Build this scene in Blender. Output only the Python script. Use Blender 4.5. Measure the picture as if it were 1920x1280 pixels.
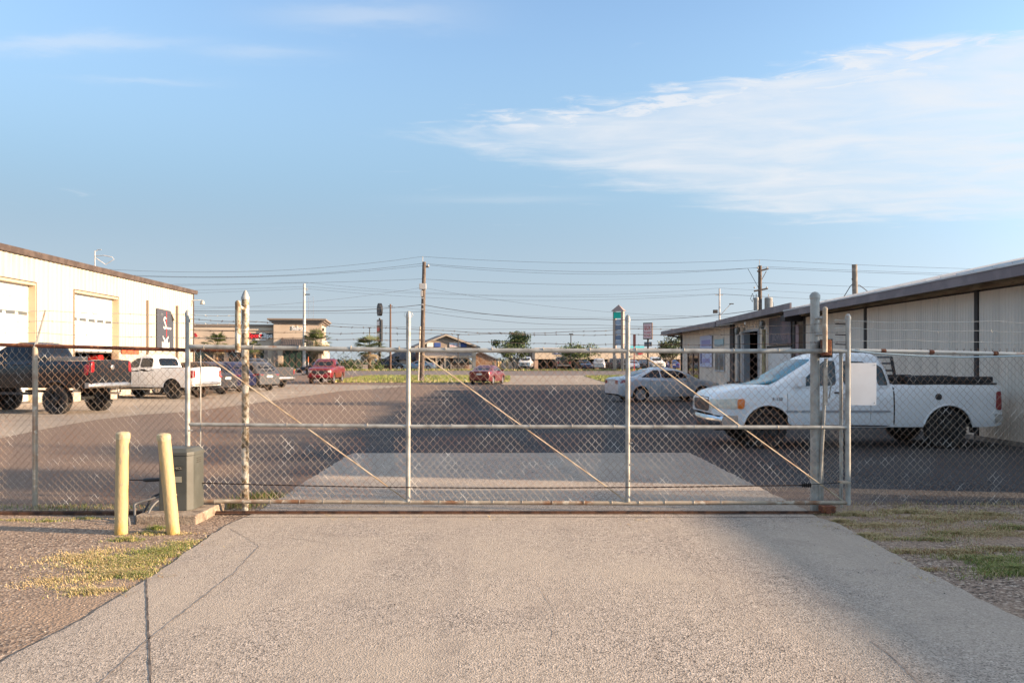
import bpy, bmesh, math, random
from mathutils import Vector, Matrix
from mathutils.bvhtree import BVHTree
for o in list(bpy.data.objects): bpy.data.objects.remove(o)
SC = bpy.context.scene
COL = SC.collection
R = math.radians
PI = math.pi
# ------------------------------------------------------------------ camera
F, HZ, EYE = 1500.0, 680.0, 1.65          # focal length in photo pixels, horizon row, eye height
cam_d = bpy.data.cameras.new('camera')
cam = bpy.data.objects.new('camera', cam_d); COL.objects.link(cam)
cam.location = (0, 0, EYE); cam.rotation_euler = (R(90), 0, 0)
cam_d.sensor_width = 36.0; cam_d.lens = 36.0*F/1920.0
cam_d.shift_y = 40.0/1920.0
cam_d.clip_start = 0.05; cam_d.clip_end = 8000
SC.camera = cam
# ------------------------------------------------------------------ world, sun, exposure
SUN_EL, SUN_AZ = R(14.5), R(99.5)            # azimuth clockwise from +Y: the sun stands right, a little behind the camera
sv = Vector((math.sin(SUN_AZ)*math.cos(SUN_EL), math.cos(SUN_AZ)*math.cos(SUN_EL), math.sin(SUN_EL)))
world = bpy.data.worlds.new('World'); SC.world = world; world.use_nodes = True
SKY_STRENGTH = 0.10
def build_world():
    nt = world.node_tree; n = nt.nodes; l = nt.links; n.clear()
    def nd(t, **k):
        x = n.new(t)
        for a, b in k.items(): setattr(x, a, b)
        return x
    def ma(op, a, b=None, c=None, clamp=False):
        x = nd('ShaderNodeMath', operation=op, use_clamp=clamp)
        for i, v in enumerate((a, b, c)):
            if v is None: continue
            if isinstance(v, (int, float)): x.inputs[i].default_value = v
            else: l.new(v, x.inputs[i])
        return x.outputs[0]
    def smooth(v, lo, hi):
        x = nd('ShaderNodeMapRange', interpolation_type='SMOOTHSTEP')
        l.new(v, x.inputs[0]); x.inputs[1].default_value = lo; x.inputs[2].default_value = hi
        return x.outputs[0]
    sky = nd('ShaderNodeTexSky'); sky.sky_type = 'NISHITA'; sky.sun_disc = False
    sky.sun_elevation = SUN_EL; sky.sun_rotation = SUN_AZ
    sky.air_density = 1.0; sky.dust_density = 0.6; sky.ozone_density = 2.0; sky.altitude = 10
    bg = nd('ShaderNodeBackground'); bg.inputs[1].default_value = SKY_STRENGTH
    l.new(sky.outputs[0], bg.inputs[0])
    tc = nd('ShaderNodeTexCoord'); sp = nd('ShaderNodeSeparateXYZ'); l.new(tc.outputs['Generated'], sp.inputs[0])
    z = ma('MAXIMUM', sp.outputs[2], 0.03)
    u = ma('DIVIDE', sp.outputs[0], z); v = ma('DIVIDE', sp.outputs[1], z)     # a flat cloud layer overhead
    cb = nd('ShaderNodeCombineXYZ'); l.new(u, cb.inputs[0]); l.new(v, cb.inputs[1])
    def noise(scale, rot, sx, sy, detail, dist=0.0, rough=0.55):
        mp = nd('ShaderNodeMapping'); mp.inputs['Rotation'].default_value = (0, 0, rot); mp.inputs['Scale'].default_value = (sx, sy, 1)
        l.new(cb.outputs[0], mp.inputs[0])
        t = nd('ShaderNodeTexNoise'); t.inputs['Scale'].default_value = scale; t.inputs['Detail'].default_value = detail
        t.inputs['Distortion'].default_value = dist; t.inputs['Roughness'].default_value = rough
        l.new(mp.outputs[0], t.inputs[0]); return t.outputs[0]
    n1 = noise(2.4, 0.45, 0.75, 1.3, 8, 0.5, 0.58)
    n2 = noise(1.3, 0.3, 0.6, 1.2, 5, 0.4)
    n3 = noise(6.0, 0.5, 0.8, 1.3, 8, 0.8, 0.62)
    w1 = ma('ADD', ma('MULTIPLY', ma('SUBTRACT', n1, 0.5), 0.9), ma('MULTIPLY', ma('SUBTRACT', n3, 0.5), 0.35))
    # near edge: v > 3.35 - .505 (u + .4);   far edge: v < 3.45 + .85 (u + .4) and v < 5.3
    e1 = ma('ADD', ma('SUBTRACT', v, ma('SUBTRACT', 3.36, ma('MULTIPLY', ma('ADD', u, 0.4), 0.545))), ma('MULTIPLY', w1, 0.7))
    e2 = ma('ADD', ma('SUBTRACT', ma('ADD', 3.72, ma('MULTIPLY', ma('ADD', u, 0.4), 0.95)), v), w1)
    e3 = ma('ADD', ma('SUBTRACT', 5.75, v), ma('MULTIPLY', w1, 1.6))
    m = ma('MULTIPLY', ma('MULTIPLY', smooth(e1, -0.02, 0.30), smooth(e2, 0.0, 0.7)), smooth(e3, -0.15, 0.55))
    m = ma('MULTIPLY', m, ma('ADD', 0.42, ma('MULTIPLY', smooth(n1, 0.30, 0.75), 0.42)))
    rim = ma('MULTIPLY', ma('MULTIPLY', smooth(e1, -0.02, 0.18), ma('SUBTRACT', 1.0, smooth(e1, 0.25, 0.75))), ma('MULTIPLY', smooth(e2, 0.2, 0.9), smooth(n3, 0.38, 0.6)))
    rim = ma('MULTIPLY', rim, smooth(e3, 0.0, 0.6))
    m = ma('MAXIMUM', m, ma('MULTIPLY', rim, 0.85))
    wis = ma('MULTIPLY', smooth(n1, 0.60, 0.80), ma('MULTIPLY', smooth(n2, 0.50, 0.68), 0.45))
    m = ma('MAXIMUM', m, wis)
    for (cu, cv, su, sv_, k_) in ((-1.38, 2.52, .34, .07, .55), (-.42, 2.30, .26, .10, .5), (-.82, 2.60, .20, .06, .35), (-1.30, 2.85, .20, .04, .3), (.05, 3.5, .25, .08, .25), (-.02, 4.9, .5, .12, .25)):
        du = ma('DIVIDE', ma('SUBTRACT', u, cu), su); dv = ma('DIVIDE', ma('ADD', ma('SUBTRACT', v, cv), ma('MULTIPLY', w1, .35)), sv_)
        gg_ = ma('POWER', 2.718, ma('MULTIPLY', ma('ADD', ma('MULTIPLY', du, du), ma('MULTIPLY', dv, dv)), -1.0))
        m = ma('MAXIMUM', m, ma('MULTIPLY', gg_, k_*.62))
    over = ma('MULTIPLY', smooth(sp.outputs[2], 0.46, 0.85), ma('ADD', 0.52, ma('MULTIPLY', smooth(n2, 0.3, 0.7), 0.45)))   # unseen cirrus added overhead to lift the ambient light on shaded ground
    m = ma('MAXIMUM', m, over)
    m = ma('MULTIPLY', m, smooth(sp.outputs[2], 0.09, 0.2))
    # thin milky veil towards the horizon (far moist air)
    veil = ma('MULTIPLY', ma('SUBTRACT', 1.0, smooth(sp.outputs[2], 0.14, 0.47)), 0.96)
    bv = nd('ShaderNodeBackground'); vm = nd('ShaderNodeMix', data_type='RGBA'); l.new(smooth(sp.outputs[2], 0.0, 0.24), vm.inputs[0]); vm.inputs[6].default_value = (0.78, 0.88, 0.97, 1); vm.inputs[7].default_value = (0.50, 0.77, 1.02, 1); l.new(vm.outputs[2], bv.inputs[0])
    vd = nd('ShaderNodeVectorMath', operation='DOT_PRODUCT'); l.new(tc.outputs['Generated'], vd.inputs[0]); vd.inputs[1].default_value = tuple(sv)
    glow = ma('POWER', ma('MULTIPLY', ma('ADD', vd.outputs['Value'], 1.0, clamp=False), 0.5), 6.0)      # moist air scatters more towards the sun
    vs = ma('MULTIPLY', ma('ADD', 0.86, ma('MULTIPLY', glow, GLOW)), VEIL); l.new(vs, bv.inputs[1])
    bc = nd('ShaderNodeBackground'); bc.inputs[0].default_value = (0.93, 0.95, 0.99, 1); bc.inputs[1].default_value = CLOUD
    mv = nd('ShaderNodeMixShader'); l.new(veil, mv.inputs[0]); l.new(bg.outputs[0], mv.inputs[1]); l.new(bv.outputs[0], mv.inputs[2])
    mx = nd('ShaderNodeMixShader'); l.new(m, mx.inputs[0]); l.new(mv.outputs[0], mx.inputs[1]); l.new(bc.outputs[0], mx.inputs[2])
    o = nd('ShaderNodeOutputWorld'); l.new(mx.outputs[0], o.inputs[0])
VEIL = 0.24; CLOUD = 0.29; GLOW = 4.2
build_world()
sd = bpy.data.lights.new('sun', 'SUN'); sd.energy = 4.1; sd.angle = R(0.9); sd.color = (1.0, 0.72, 0.47)
sun = bpy.data.objects.new('sun', sd); COL.objects.link(sun)
sun.rotation_euler = (-sv).to_track_quat('-Z', 'Y').to_euler(); sun.location = (20, -10, 20)
SC.view_settings.view_transform = 'Standard'; SC.view_settings.look = 'None'
SC.view_settings.gamma = 1; SC.view_settings.exposure = 1.70; SC.view_settings.use_curve_mapping = False
# ------------------------------------------------------------------ materials
def S(c):   # sRGB byte triple to linear
    return tuple((x/255/12.92 if x/255 <= .04045 else ((x/255+.055)/1.055)**2.4) for x in c)
MATS = {}
def mat(name, c, rough=0.6, metal=0.0, c2=None, scale=6.0, lo=.45, hi=.6, bump=0.0, bscale=60.0, c3=None, s3=30.0, lo3=.55, hi3=.65, spec=0.5, coat=0.0, stretch=None, emit=None, amount=1.0):
    """principled surface; c2/c3 are further patches of colour laid on by noise in object space"""
    if name in MATS: return MATS[name]
    m = bpy.data.materials.new(name); m.use_nodes = True
    nt = m.node_tree; n = nt.nodes; l = nt.links
    b = n['Principled BSDF']
    b.inputs['Base Color'].default_value = (*c, 1); b.inputs['Roughness'].default_value = rough
    b.inputs['Metallic'].default_value = metal
    b.inputs['Specular IOR Level'].default_value = spec
    b.inputs['Coat Weight'].default_value = coat; b.inputs['Coat Roughness'].default_value = 0.05
    if c2 or c3 or bump:
        tc = n.new('ShaderNodeTexCoord'); src = tc.outputs['Object']
        if stretch:
            mp = n.new('ShaderNodeMapping'); mp.inputs['Scale'].default_value = stretch; l.new(src, mp.inputs[0]); src = mp.outputs[0]
    cur = None
    for (cc, sc, a, z) in ((c2, scale, lo, hi), (c3, s3, lo3, hi3)):
        if cc is None: continue
        t = n.new('ShaderNodeTexNoise'); t.inputs['Scale'].default_value = sc; t.inputs['Detail'].default_value = 6; l.new(src, t.inputs[0])
        mr = n.new('ShaderNodeMapRange'); mr.inputs[1].default_value = a; mr.inputs[2].default_value = z; mr.inputs[4].default_value = amount
        l.new(t.outputs[0], mr.inputs[0])
        mx = n.new('ShaderNodeMix'); mx.data_type = 'RGBA'; l.new(mr.outputs[0], mx.inputs[0])
        if cur is None: mx.inputs[6].default_value = (*c, 1)
        else: l.new(cur, mx.inputs[6])
        mx.inputs[7].default_value = (*cc, 1); cur = mx.outputs[2]
    if cur: l.new(cur, b.inputs['Base Color'])
    if bump:
        t = n.new('ShaderNodeTexNoise'); t.inputs['Scale'].default_value = bscale; t.inputs['Detail'].default_value = 4; l.new(src, t.inputs[0])
        bp = n.new('ShaderNodeBump'); bp.inputs['Strength'].default_value = bump; bp.inputs['Distance'].default_value = 0.02
        l.new(t.outputs[0], bp.inputs['Height']); l.new(bp.outputs[0], b.inputs['Normal'])
    if emit:
        b.inputs['Emission Color'].default_value = (*c, 1); b.inputs['Emission Strength'].default_value = emit
    MATS[name] = m; return m

def ground_mat(name, base, dark, light, dust, vor=70.0, spk=0.8, dlo=.42, dhi=.62, dscale=.25, bump=.5, stretch=(1, 1, 1), fade=1.0, stain=None, side=None, tracks=None):
    """aggregate ground: voronoi stones of three tones, dust in large patches, stains; world-sized object space"""
    m = bpy.data.materials.new(name); m.use_nodes = True
    nt = m.node_tree; n = nt.nodes; l = nt.links; b = n['Principled BSDF']
    b.inputs['Roughness'].default_value = 0.92; b.inputs['Specular IOR Level'].default_value = 0.25
    tc = n.new('ShaderNodeTexCoord'); src = tc.outputs['Object']
    v = n.new('ShaderNodeTexVoronoi'); v.inputs['Scale'].default_value = vor; l.new(src, v.inputs[0])
    bw = n.new('ShaderNodeSeparateColor'); l.new(v.outputs['Color'], bw.inputs[0])
    rp = n.new('ShaderNodeValToRGB'); e = rp.color_ramp.elements
    e[0].position = 0.0; e[0].color = (*dark, 1); e[1].position = 1.0; e[1].color = (*light, 1)
    x = e.new(0.18); x.color = (*dark, 1)
    x = e.new(0.32); x.color = (*base, 1)
    x = e.new(0.75); x.color = (*base, 1)
    l.new(bw.outputs[0], rp.inputs[0])
    m0 = n.new('ShaderNodeMix'); m0.data_type = 'RGBA'; m0.inputs[0].default_value = spk
    m0.inputs[6].default_value = (*base, 1); l.new(rp.outputs[0], m0.inputs[7]); cur = m0.outputs[2]
    f = n.new('ShaderNodeTexNoise'); f.inputs['Scale'].default_value = 14; f.inputs['Detail'].default_value = 8; f.inputs['Roughness'].default_value = .75; l.new(src, f.inputs[0])
    fr = n.new('ShaderNodeMapRange'); fr.inputs[1].default_value = .3; fr.inputs[2].default_value = .7; fr.inputs[3].default_value = .75; fr.inputs[4].default_value = 1.22; l.new(f.outputs[0], fr.inputs[0])
    mu = n.new('ShaderNodeMix'); mu.data_type = 'RGBA'; mu.blend_type = 'MULTIPLY'; mu.inputs[0].default_value = 1
    l.new(cur, mu.inputs[6]); l.new(fr.outputs[0], mu.inputs[7]); cur = mu.outputs[2]
    mp = n.new('ShaderNodeMapping'); mp.inputs['Scale'].default_value = stretch; l.new(src, mp.inputs[0])
    for (cc, sc, a, z, amt) in ((dust, dscale, dlo, dhi, .75), (dust, dscale*5, .5, .72, .4)) + (((stain, dscale*3.3, .58, .72, .6),) if stain else ()):
        t = n.new('ShaderNodeTexNoise'); t.inputs['Scale'].default_value = sc; t.inputs['Detail'].default_value = 9; t.inputs['Roughness'].default_value = .6; t.inputs['Distortion'].default_value = .4
        l.new(mp.outputs[0], t.inputs[0])
        mr = n.new('ShaderNodeMapRange'); mr.inputs[1].default_value = a; mr.inputs[2].default_value = z; mr.inputs[4].default_value = amt; l.new(t.outputs[0], mr.inputs[0])
        mx = n.new('ShaderNodeMix'); mx.data_type = 'RGBA'; l.new(mr.outputs[0], mx.inputs[0]); l.new(cur, mx.inputs[6]); mx.inputs[7].default_value = (*cc, 1); cur = mx.outputs[2]
    if tracks:                                               # faint tyre tracks running up the drive
        mp2 = n.new('ShaderNodeMapping'); mp2.inputs['Scale'].default_value = (2.2, .10, 1); l.new(src, mp2.inputs[0])
        for sc2, cc2, a2, z2, am2 in ((1.0, tracks, .50, .70, .24), (2.7, (tracks[0]*1.35, tracks[1]*1.3, tracks[2]*1.25), .55, .70, .3)):
            t = n.new('ShaderNodeTexNoise'); t.inputs['Scale'].default_value = sc2; t.inputs['Detail'].default_value = 7; t.inputs['Distortion'].default_value = .3; l.new(mp2.outputs[0], t.inputs[0])
            mr = n.new('ShaderNodeMapRange'); mr.inputs[1].default_value = a2; mr.inputs[2].default_value = z2; mr.inputs[4].default_value = am2; l.new(t.outputs[0], mr.inputs[0])
            mx = n.new('ShaderNodeMix'); mx.data_type = 'RGBA'; l.new(mr.outputs[0], mx.inputs[0]); l.new(cur, mx.inputs[6]); mx.inputs[7].default_value = (*cc2, 1); cur = mx.outputs[2]
    if side:
        x0_, x1_, sc_ = side                                 # loose brown gravel takes over towards the left of the lot
        sx_ = n.new('ShaderNodeSeparateXYZ'); l.new(src, sx_.inputs[0])
        t = n.new('ShaderNodeTexNoise'); t.inputs['Scale'].default_value = .22; t.inputs['Detail'].default_value = 7; t.inputs['Roughness'].default_value = .6; l.new(mp.outputs[0], t.inputs[0])
        md = n.new('ShaderNodeMath'); md.operation = 'MULTIPLY_ADD'; l.new(t.outputs[0], md.inputs[0]); md.inputs[1].default_value = 9
        nf = n.new('ShaderNodeMapRange'); nf.inputs[1].default_value = 9.3; nf.inputs[2].default_value = 12.2; nf.inputs[3].default_value = -9; nf.inputs[4].default_value = 0; l.new(sx_.outputs[1], nf.inputs[0])
        na = n.new('ShaderNodeMath'); l.new(sx_.outputs[0], na.inputs[0]); l.new(nf.outputs[0], na.inputs[1]); l.new(na.outputs[0], md.inputs[2])
        mr = n.new('ShaderNodeMapRange'); mr.interpolation_type = 'SMOOTHSTEP'; mr.inputs[1].default_value = x1_+4.5; mr.inputs[2].default_value = x0_+4.5; mr.inputs[4].default_value = .85; l.new(md.outputs[0], mr.inputs[0])
        gv = n.new('ShaderNodeMix'); gv.data_type = 'RGBA'; gv.blend_type = 'MULTIPLY'; gv.inputs[0].default_value = 1; gv.inputs[6].default_value = (*sc_, 1); l.new(fr.outputs[0], gv.inputs[7])
        mx = n.new('ShaderNodeMix'); mx.data_type = 'RGBA'; l.new(mr.outputs[0], mx.inputs[0]); l.new(cur, mx.inputs[6]); l.new(gv.outputs[2], mx.inputs[7]); cur = mx.outputs[2]
    l.new(cur, b.inputs['Base Color'])
    bp = n.new('ShaderNodeBump'); bp.inputs['Strength'].default_value = bump; bp.inputs['Distance'].default_value = .006
    ad = n.new('ShaderNodeMath'); ad.operation = 'ADD'; l.new(v.outputs['Distance'], ad.inputs[0]); l.new(f.outputs[0], ad.inputs[1])
    l.new(ad.outputs[0], bp.inputs['Height']); l.new(bp.outputs[0], b.inputs['Normal'])
    MATS[name] = m; return m

galv = mat('galvanised_steel', S((170, 170, 164)), .5, .25, c2=S((132, 130, 124)), scale=9, lo=.4, hi=.7, c3=S((150, 104, 70)), s3=4, lo3=.68, hi3=.74, bump=.15, bscale=120)
galv_rust = mat('rust_stained_pipe', S((160, 148, 130)), .6, .1, c2=S((134, 98, 70)), scale=4, lo=.48, hi=.68, c3=S((190, 180, 162)), s3=14, lo3=.55, hi3=.66, bump=.2, bscale=90)
rust = mat('rusted_pipe', S((112, 66, 44)), .85, .0, c2=S((78, 46, 36)), scale=12, c3=S((150, 100, 64)), s3=30, bump=.3)
rust_iron = mat('rusted_track_iron', S((96, 66, 48)), .9, 0, c2=S((58, 40, 32)), scale=9, bump=.3)
chip = mat('chipped_post_paint', S((150, 140, 120)), .65, .1, c2=S((112, 94, 68)), scale=22, lo=.47, hi=.54, c3=S((200, 196, 182)), s3=9, lo3=.5, hi3=.58, bump=.25, bscale=60)
wire = mat('woven_fence_wire', S((168, 152, 134)), .5, .2, c2=S((128, 94, 70)), scale=1.6, lo=.42, hi=.58, c3=S((225, 220, 210)), s3=5, lo3=.55, hi3=.7)
barb = mat('barbed_wire_steel', S((120, 108, 96)), .6, .3, c2=S((84, 56, 42)), scale=3)
barb_new = mat('bright_barbed_wire', S((196, 192, 182)), .45, .4)
rod = mat('truss_rod', S((190, 176, 150)), .6, .1, c2=S((160, 136, 106)), scale=6)
chain_m = mat('oily_chain', S((52, 38, 32)), .6, .3)
black_rub = mat('black_rubber', (.02, .02, .021), .8, bump=.3, bscale=80)
tyre_m = mat('tyre_rubber', (.022, .021, .02), .85, c2=(.06, .05, .042), scale=7, lo=.5, hi=.75, bump=.5, bscale=50)
under_m = mat('underbody', (.012, .012, .012), .9)
blackpl = mat('black_plastic', (.025, .025, .027), .45)
chrome = mat('chrome', (.62, .62, .62), .18, 1.0)
chrome_dull = mat('dull_chrome', (.48, .47, .45), .35, .9, c2=(.25, .2, .16), scale=8, lo=.55, hi=.7)
rim_silver = mat('alloy_rim', (.45, .45, .46), .3, .8)
rim_black = mat('black_rim', (.03, .03, .03), .35, .3)
glass_dark = mat('dark_window_glass', (.008, .010, .014), .04, 0, spec=.35)
glass_teal = mat('teal_windscreen_glass', (.02, .13, .16), .08, 0, c2=(.015, .07, .12), scale=.8, lo=.4, hi=.6, spec=.14)
glass_grey = mat('greenish_cab_glass', (.05, .065, .065), .05, 0, c2=(.10, .11, .10), scale=3, lo=.45, hi=.7, spec=.35)
red_lens = mat('red_lens', (.24, .006, .01), .15, spec=.6, coat=.6)
amber = mat('amber_lens', (.75, .16, .01), .2, coat=.5)
lens = mat('headlamp_lens', (.66, .62, .52), .15, .1, c2=(.50, .48, .42), scale=14, coat=.6)
plate_m = mat('licence_plate', (.6, .6, .58), .5)
def paint(name, c, rough=.35, metal=0., dust=None):
    return mat(name, c, rough, metal, c2=dust, scale=2.2, lo=.45, hi=.8, coat=.5, amount=.5, spec=.4)
p_white = paint('white_car_paint', (.80, .80, .79), .22)
p_silver = paint('silver_car_paint', (.52, .54, .57), .3, .3)
p_black = paint('black_car_paint', (.008, .009, .012), .25, dust=(.016, .015, .014))
p_blue = paint('deep_blue_car_paint', (.006, .009, .045), .3, .3)
p_grey = paint('dark_grey_car_paint', (.09, .092, .095), .3, .5)
p_dgrey = paint('graphite_car_paint', (.05, .052, .056), .32, .5)
p_red = paint('maroon_car_paint', (.19, .012, .02), .3, .2)
p_red2 = paint('dark_red_car_paint', (.12, .01, .014), .3, .2)
# ------------------------------------------------------------------ object helpers
def props(o, label=None, cat=None, group=None, kind=None):
    if label: o['label'] = label
    if cat: o['category'] = cat
    if group: o['group'] = group
    if kind: o['kind'] = kind
    return o
def thing(name, label, cat, loc=(0, 0, 0), rz=0., group=None):
    o = bpy.data.objects.new(name, None); COL.objects.link(o); o.empty_display_size = .3
    o.location = loc; o.rotation_euler = (0, 0, rz)
    return props(o, label, cat, group)
def empty(name, parent, loc=(0, 0, 0), rz=0.):
    o = bpy.data.objects.new(name, None); COL.objects.link(o); o.parent = parent; o.location = loc; o.rotation_euler = (0, 0, rz); return o
def link(name, me, parent=None, loc=(0, 0, 0), rz=0., scale=None):
    o = bpy.data.objects.new(name, me); COL.objects.link(o); o.parent = parent
    o.location = loc; o.rotation_euler = (0, 0, rz)
    if scale: o.scale = scale
    return o
def copy_tree(o, parent=None):
    c = o.copy(); COL.objects.link(c); c.parent = parent
    for ch in o.children: copy_tree(ch, c)
    return c
class B:
    def __init__(s): s.v = []; s.f = []; s.m = []
    def add(s, vs, fs, mi=0):
        k = len(s.v); s.v += [tuple(p) for p in vs]; s.f += [tuple(i+k for i in f) for f in fs]
        s.m += [mi]*len(fs); return s
    def box(s, x0, x1, y0, y1, z0, z1, mi=0):
        return s.add([(x0,y0,z0),(x1,y0,z0),(x1,y1,z0),(x0,y1,z0),(x0,y0,z1),(x1,y0,z1),(x1,y1,z1),(x0,y1,z1)],
                     [(0,3,2,1),(4,5,6,7),(0,1,5,4),(1,2,6,5),(2,3,7,6),(3,0,4,7)], mi)
    def cb(s, c, d, mi=0, rot=None):
        hx, hy, hz = d[0]/2, d[1]/2, d[2]/2
        vs = [Vector((x*hx, y*hy, z*hz)) for z in (-1, 1) for x, y in ((-1,-1),(1,-1),(1,1),(-1,1))]
        if rot is not None: vs = [rot @ p for p in vs]
        c = Vector(c)
        return s.add([p+c for p in vs], [(0,3,2,1),(4,5,6,7),(0,1,5,4),(1,2,6,5),(2,3,7,6),(3,0,4,7)], mi)
    def tube(s, pts, r, n=8, mi=0, cap=True, radii=None):
        pts = [Vector(p) for p in pts]; k = len(s.v); up = None
        for i, p in enumerate(pts):
            a = pts[max(i-1, 0)]; b = pts[min(i+1, len(pts)-1)]; d = (b-a)
            if d.length < 1e-9: d = Vector((0, 0, 1))
            d.normalize()
            if up is None: up = Vector((0, 0, 1)) if abs(d.z) < .9 else Vector((0, 1, 0))
            x = d.cross(up)
            if x.length < 1e-4: x = d.orthogonal()
            x.normalize(); y = x.cross(d); y.normalize(); up = y
            rr = radii[i] if radii else r
            for j in range(n):
                t = 2*PI*j/n; s.v.append(tuple(p + x*(rr*math.cos(t)) + y*(rr*math.sin(t))))
        for i in range(len(pts)-1):
            for j in range(n):
                a = k+i*n+j; b = k+i*n+(j+1) % n
                s.f.append((a, b, b+n, a+n)); s.m.append(mi)
        if cap and n > 2:
            s.f.append(tuple(k+j for j in reversed(range(n)))); s.m.append(mi)
            s.f.append(tuple(k+(len(pts)-1)*n+j for j in range(n))); s.m.append(mi)
        return s
    def lathe(s, prof, n=16, c=(0, 0, 0), axis='z', mi=0, cap=True):
        """prof: (radius, height) pairs"""
        k = len(s.v)
        for r, h in prof:
            for j in range(n):
                t = 2*PI*j/n; a, b = r*math.cos(t), r*math.sin(t)
                p = (a, b, h) if axis == 'z' else ((a, h, b) if axis == 'y' else (h, a, b))
                s.v.append((p[0]+c[0], p[1]+c[1], p[2]+c[2]))
        for i in range(len(prof)-1):
            for j in range(n):
                a = k+i*n+j; b = k+i*n+(j+1) % n
                s.f.append((a, b, b+n, a+n)); s.m.append(mi)
        if cap:
            s.f.append(tuple(k+j for j in reversed(range(n)))); s.m.append(mi)
            s.f.append(tuple(k+(len(prof)-1)*n+j for j in range(n))); s.m.append(mi)
        return s
    def prism(s, poly, a0, a1, axis='y', mi=0):
        """poly of 2-D points extruded along axis ('y': (x,z); 'x': (y,z); 'z': (x,y))"""
        n = len(poly)
        def P(p, a): return (p[0], a, p[1]) if axis == 'y' else ((a, p[0], p[1]) if axis == 'x' else (p[0], p[1], a))
        vs = [P(p, a0) for p in poly] + [P(p, a1) for p in poly]
        return s.add(vs, [tuple(range(n)), tuple(range(2*n-1, n-1, -1))] + [(i, (i+1) % n, n+(i+1) % n, n+i) for i in range(n)], mi)
    def mesh(s, name, mats, smooth=None):
        me = bpy.data.meshes.new(name); me.from_pydata(s.v, [], s.f)
        for m in (mats if isinstance(mats, (list, tuple)) else [mats]): me.materials.append(m)
        if any(s.m): me.polygons.foreach_set('material_index', s.m)
        bm = bmesh.new(); bm.from_mesh(me); bmesh.ops.recalc_face_normals(bm, faces=bm.faces); bm.to_mesh(me); bm.free()
        if smooth is not None:
            me.polygons.foreach_set('use_smooth', [True]*len(me.polygons)); me.set_sharp_from_angle(angle=R(smooth))
        return me
    def build(s, name, mats, parent=None, smooth=None, loc=(0, 0, 0), rz=0., bevel=0., **k):
        o = link(name, s.mesh(name, mats, smooth), parent, loc, rz)
        if bevel:
            m = o.modifiers.new('bevel', 'BEVEL'); m.width = bevel; m.segments = 2; m.limit_method = 'ANGLE'
        return props(o, **k)
def part_box(name, x0, x1, y0, y1, z0, z1, m, parent, **k): return B().box(x0, x1, y0, y1, z0, z1).build(name, m, parent, **k)
def txt(body, size, m, parent, loc, rot, name='lettering', ext=.004, align='CENTER', sx=1., bold=0.):
    cu = bpy.data.curves.new('t', 'FONT'); cu.body = body; cu.size = size; cu.extrude = ext; cu.align_x = align; cu.align_y = 'CENTER'; cu.resolution_u = 2; cu.offset = bold
    t = bpy.data.objects.new('t', cu); COL.objects.link(t)
    me = bpy.data.meshes.new_from_object(t); bpy.data.objects.remove(t); me.materials.clear(); me.materials.append(m)
    o = bpy.data.objects.new(name, me); COL.objects.link(o); o.parent = parent; o.location = loc; o.rotation_euler = rot; o.scale = (sx, 1, 1); return o
def smudge(parent, m, x0, x1, y, z0, z1, n, seed=1):
    """lettering too small to read in the photograph: uneven strokes of print"""
    rg = random.Random(seed); b = B(); w = (x1-x0)/n
    for k in range(n):
        a_ = x0+k*w; t = (z1-z0)
        b.box(a_+w*.12, a_+w*.34, y-.008, y, z0, z1-t*rg.choice((0, 0, .1)))
        zz = z0+t*rg.choice((0, .4, .8)); b.box(a_+w*.34, a_+w*.8, y-.008, y, zz, zz+t*.2)
        if rg.random() < .5: b.box(a_+w*.62, a_+w*.8, y-.007, y, z0+t*.2, z1-t*.2)
    return b.build('lettering', m, parent, kind='stuff')
def gz(y): return min(max((y-62)*.0103, 0.), .65)          # the lot lies level, the highway is slightly raised
def PX(px, D): return (px-960)*D/F                          # metres across for a photo column at depth D
def PZ(py, D): return EYE+(HZ-py)*D/F
def GP(px, py, z=0.):
    D = (EYE-z)*F/(py-HZ); return (PX(px, D), D)
YAW = math.atan(35/1500)                                    # the two sheds run 1.3 degrees off the driveway axis
def BL(x, y): return (x*math.cos(YAW)-y*math.sin(YAW), x*math.sin(YAW)+y*math.cos(YAW))
# ------------------------------------------------------------------ ground
rnd = random.Random(7)
soil_m = ground_mat('gravelly_soil', (.25, .185, .14), (.08, .06, .048), (.55, .46, .37), (.31, .225, .16), vor=52, spk=1.0, dscale=.6, bump=1.2, stain=(.10, .08, .065))
asph_m = ground_mat('worn_gravel_asphalt', (.038, .038, .041), (.016, .016, .018), (.19, .18, .17), (.066, .063, .064), vor=48, dscale=.16, dlo=.42, dhi=.56, bump=.9, stretch=(1, 1.6, 1), stain=(.030, .030, .033), side=(-5.0, -2.5, (.22, .155, .115)))
cali_m = ground_mat('pale_caliche_paving', (.30, .25, .20), (.16, .13, .11), (.42, .36, .30), (.36, .30, .235), vor=60, spk=.4, dscale=.2, bump=.4, stretch=(.5, 1.5, 1), stain=(.16, .13, .105))
conc_m = ground_mat('exposed_aggregate_concrete', (.365, .312, .262), (.08, .07, .06), (.61, .535, .455), (.41, .348, .28), vor=105, spk=.85, dscale=.45, bump=.55, stain=(.25, .21, .175), tracks=(.22, .19, .165))
pad_m = ground_mat('smooth_concrete', (.36, .335, .31), (.20, .19, .175), (.46, .43, .40), (.42, .38, .34), vor=105, spk=.5, dscale=.5, bump=.3, stain=(.24, .22, .20))
road_m = ground_mat('highway_asphalt', (.17, .145, .135), (.09, .08, .08), (.26, .23, .21), (.20, .17, .15), vor=20, spk=.3, dscale=.1, bump=.2, stretch=(.3, 2, 1))
turf_m = ground_mat('turf_soil', (.10, .12, .03), (.06, .08, .02), (.22, .20, .07), (.20, .17, .06), vor=30, dscale=.3, bump=1.0)
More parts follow.
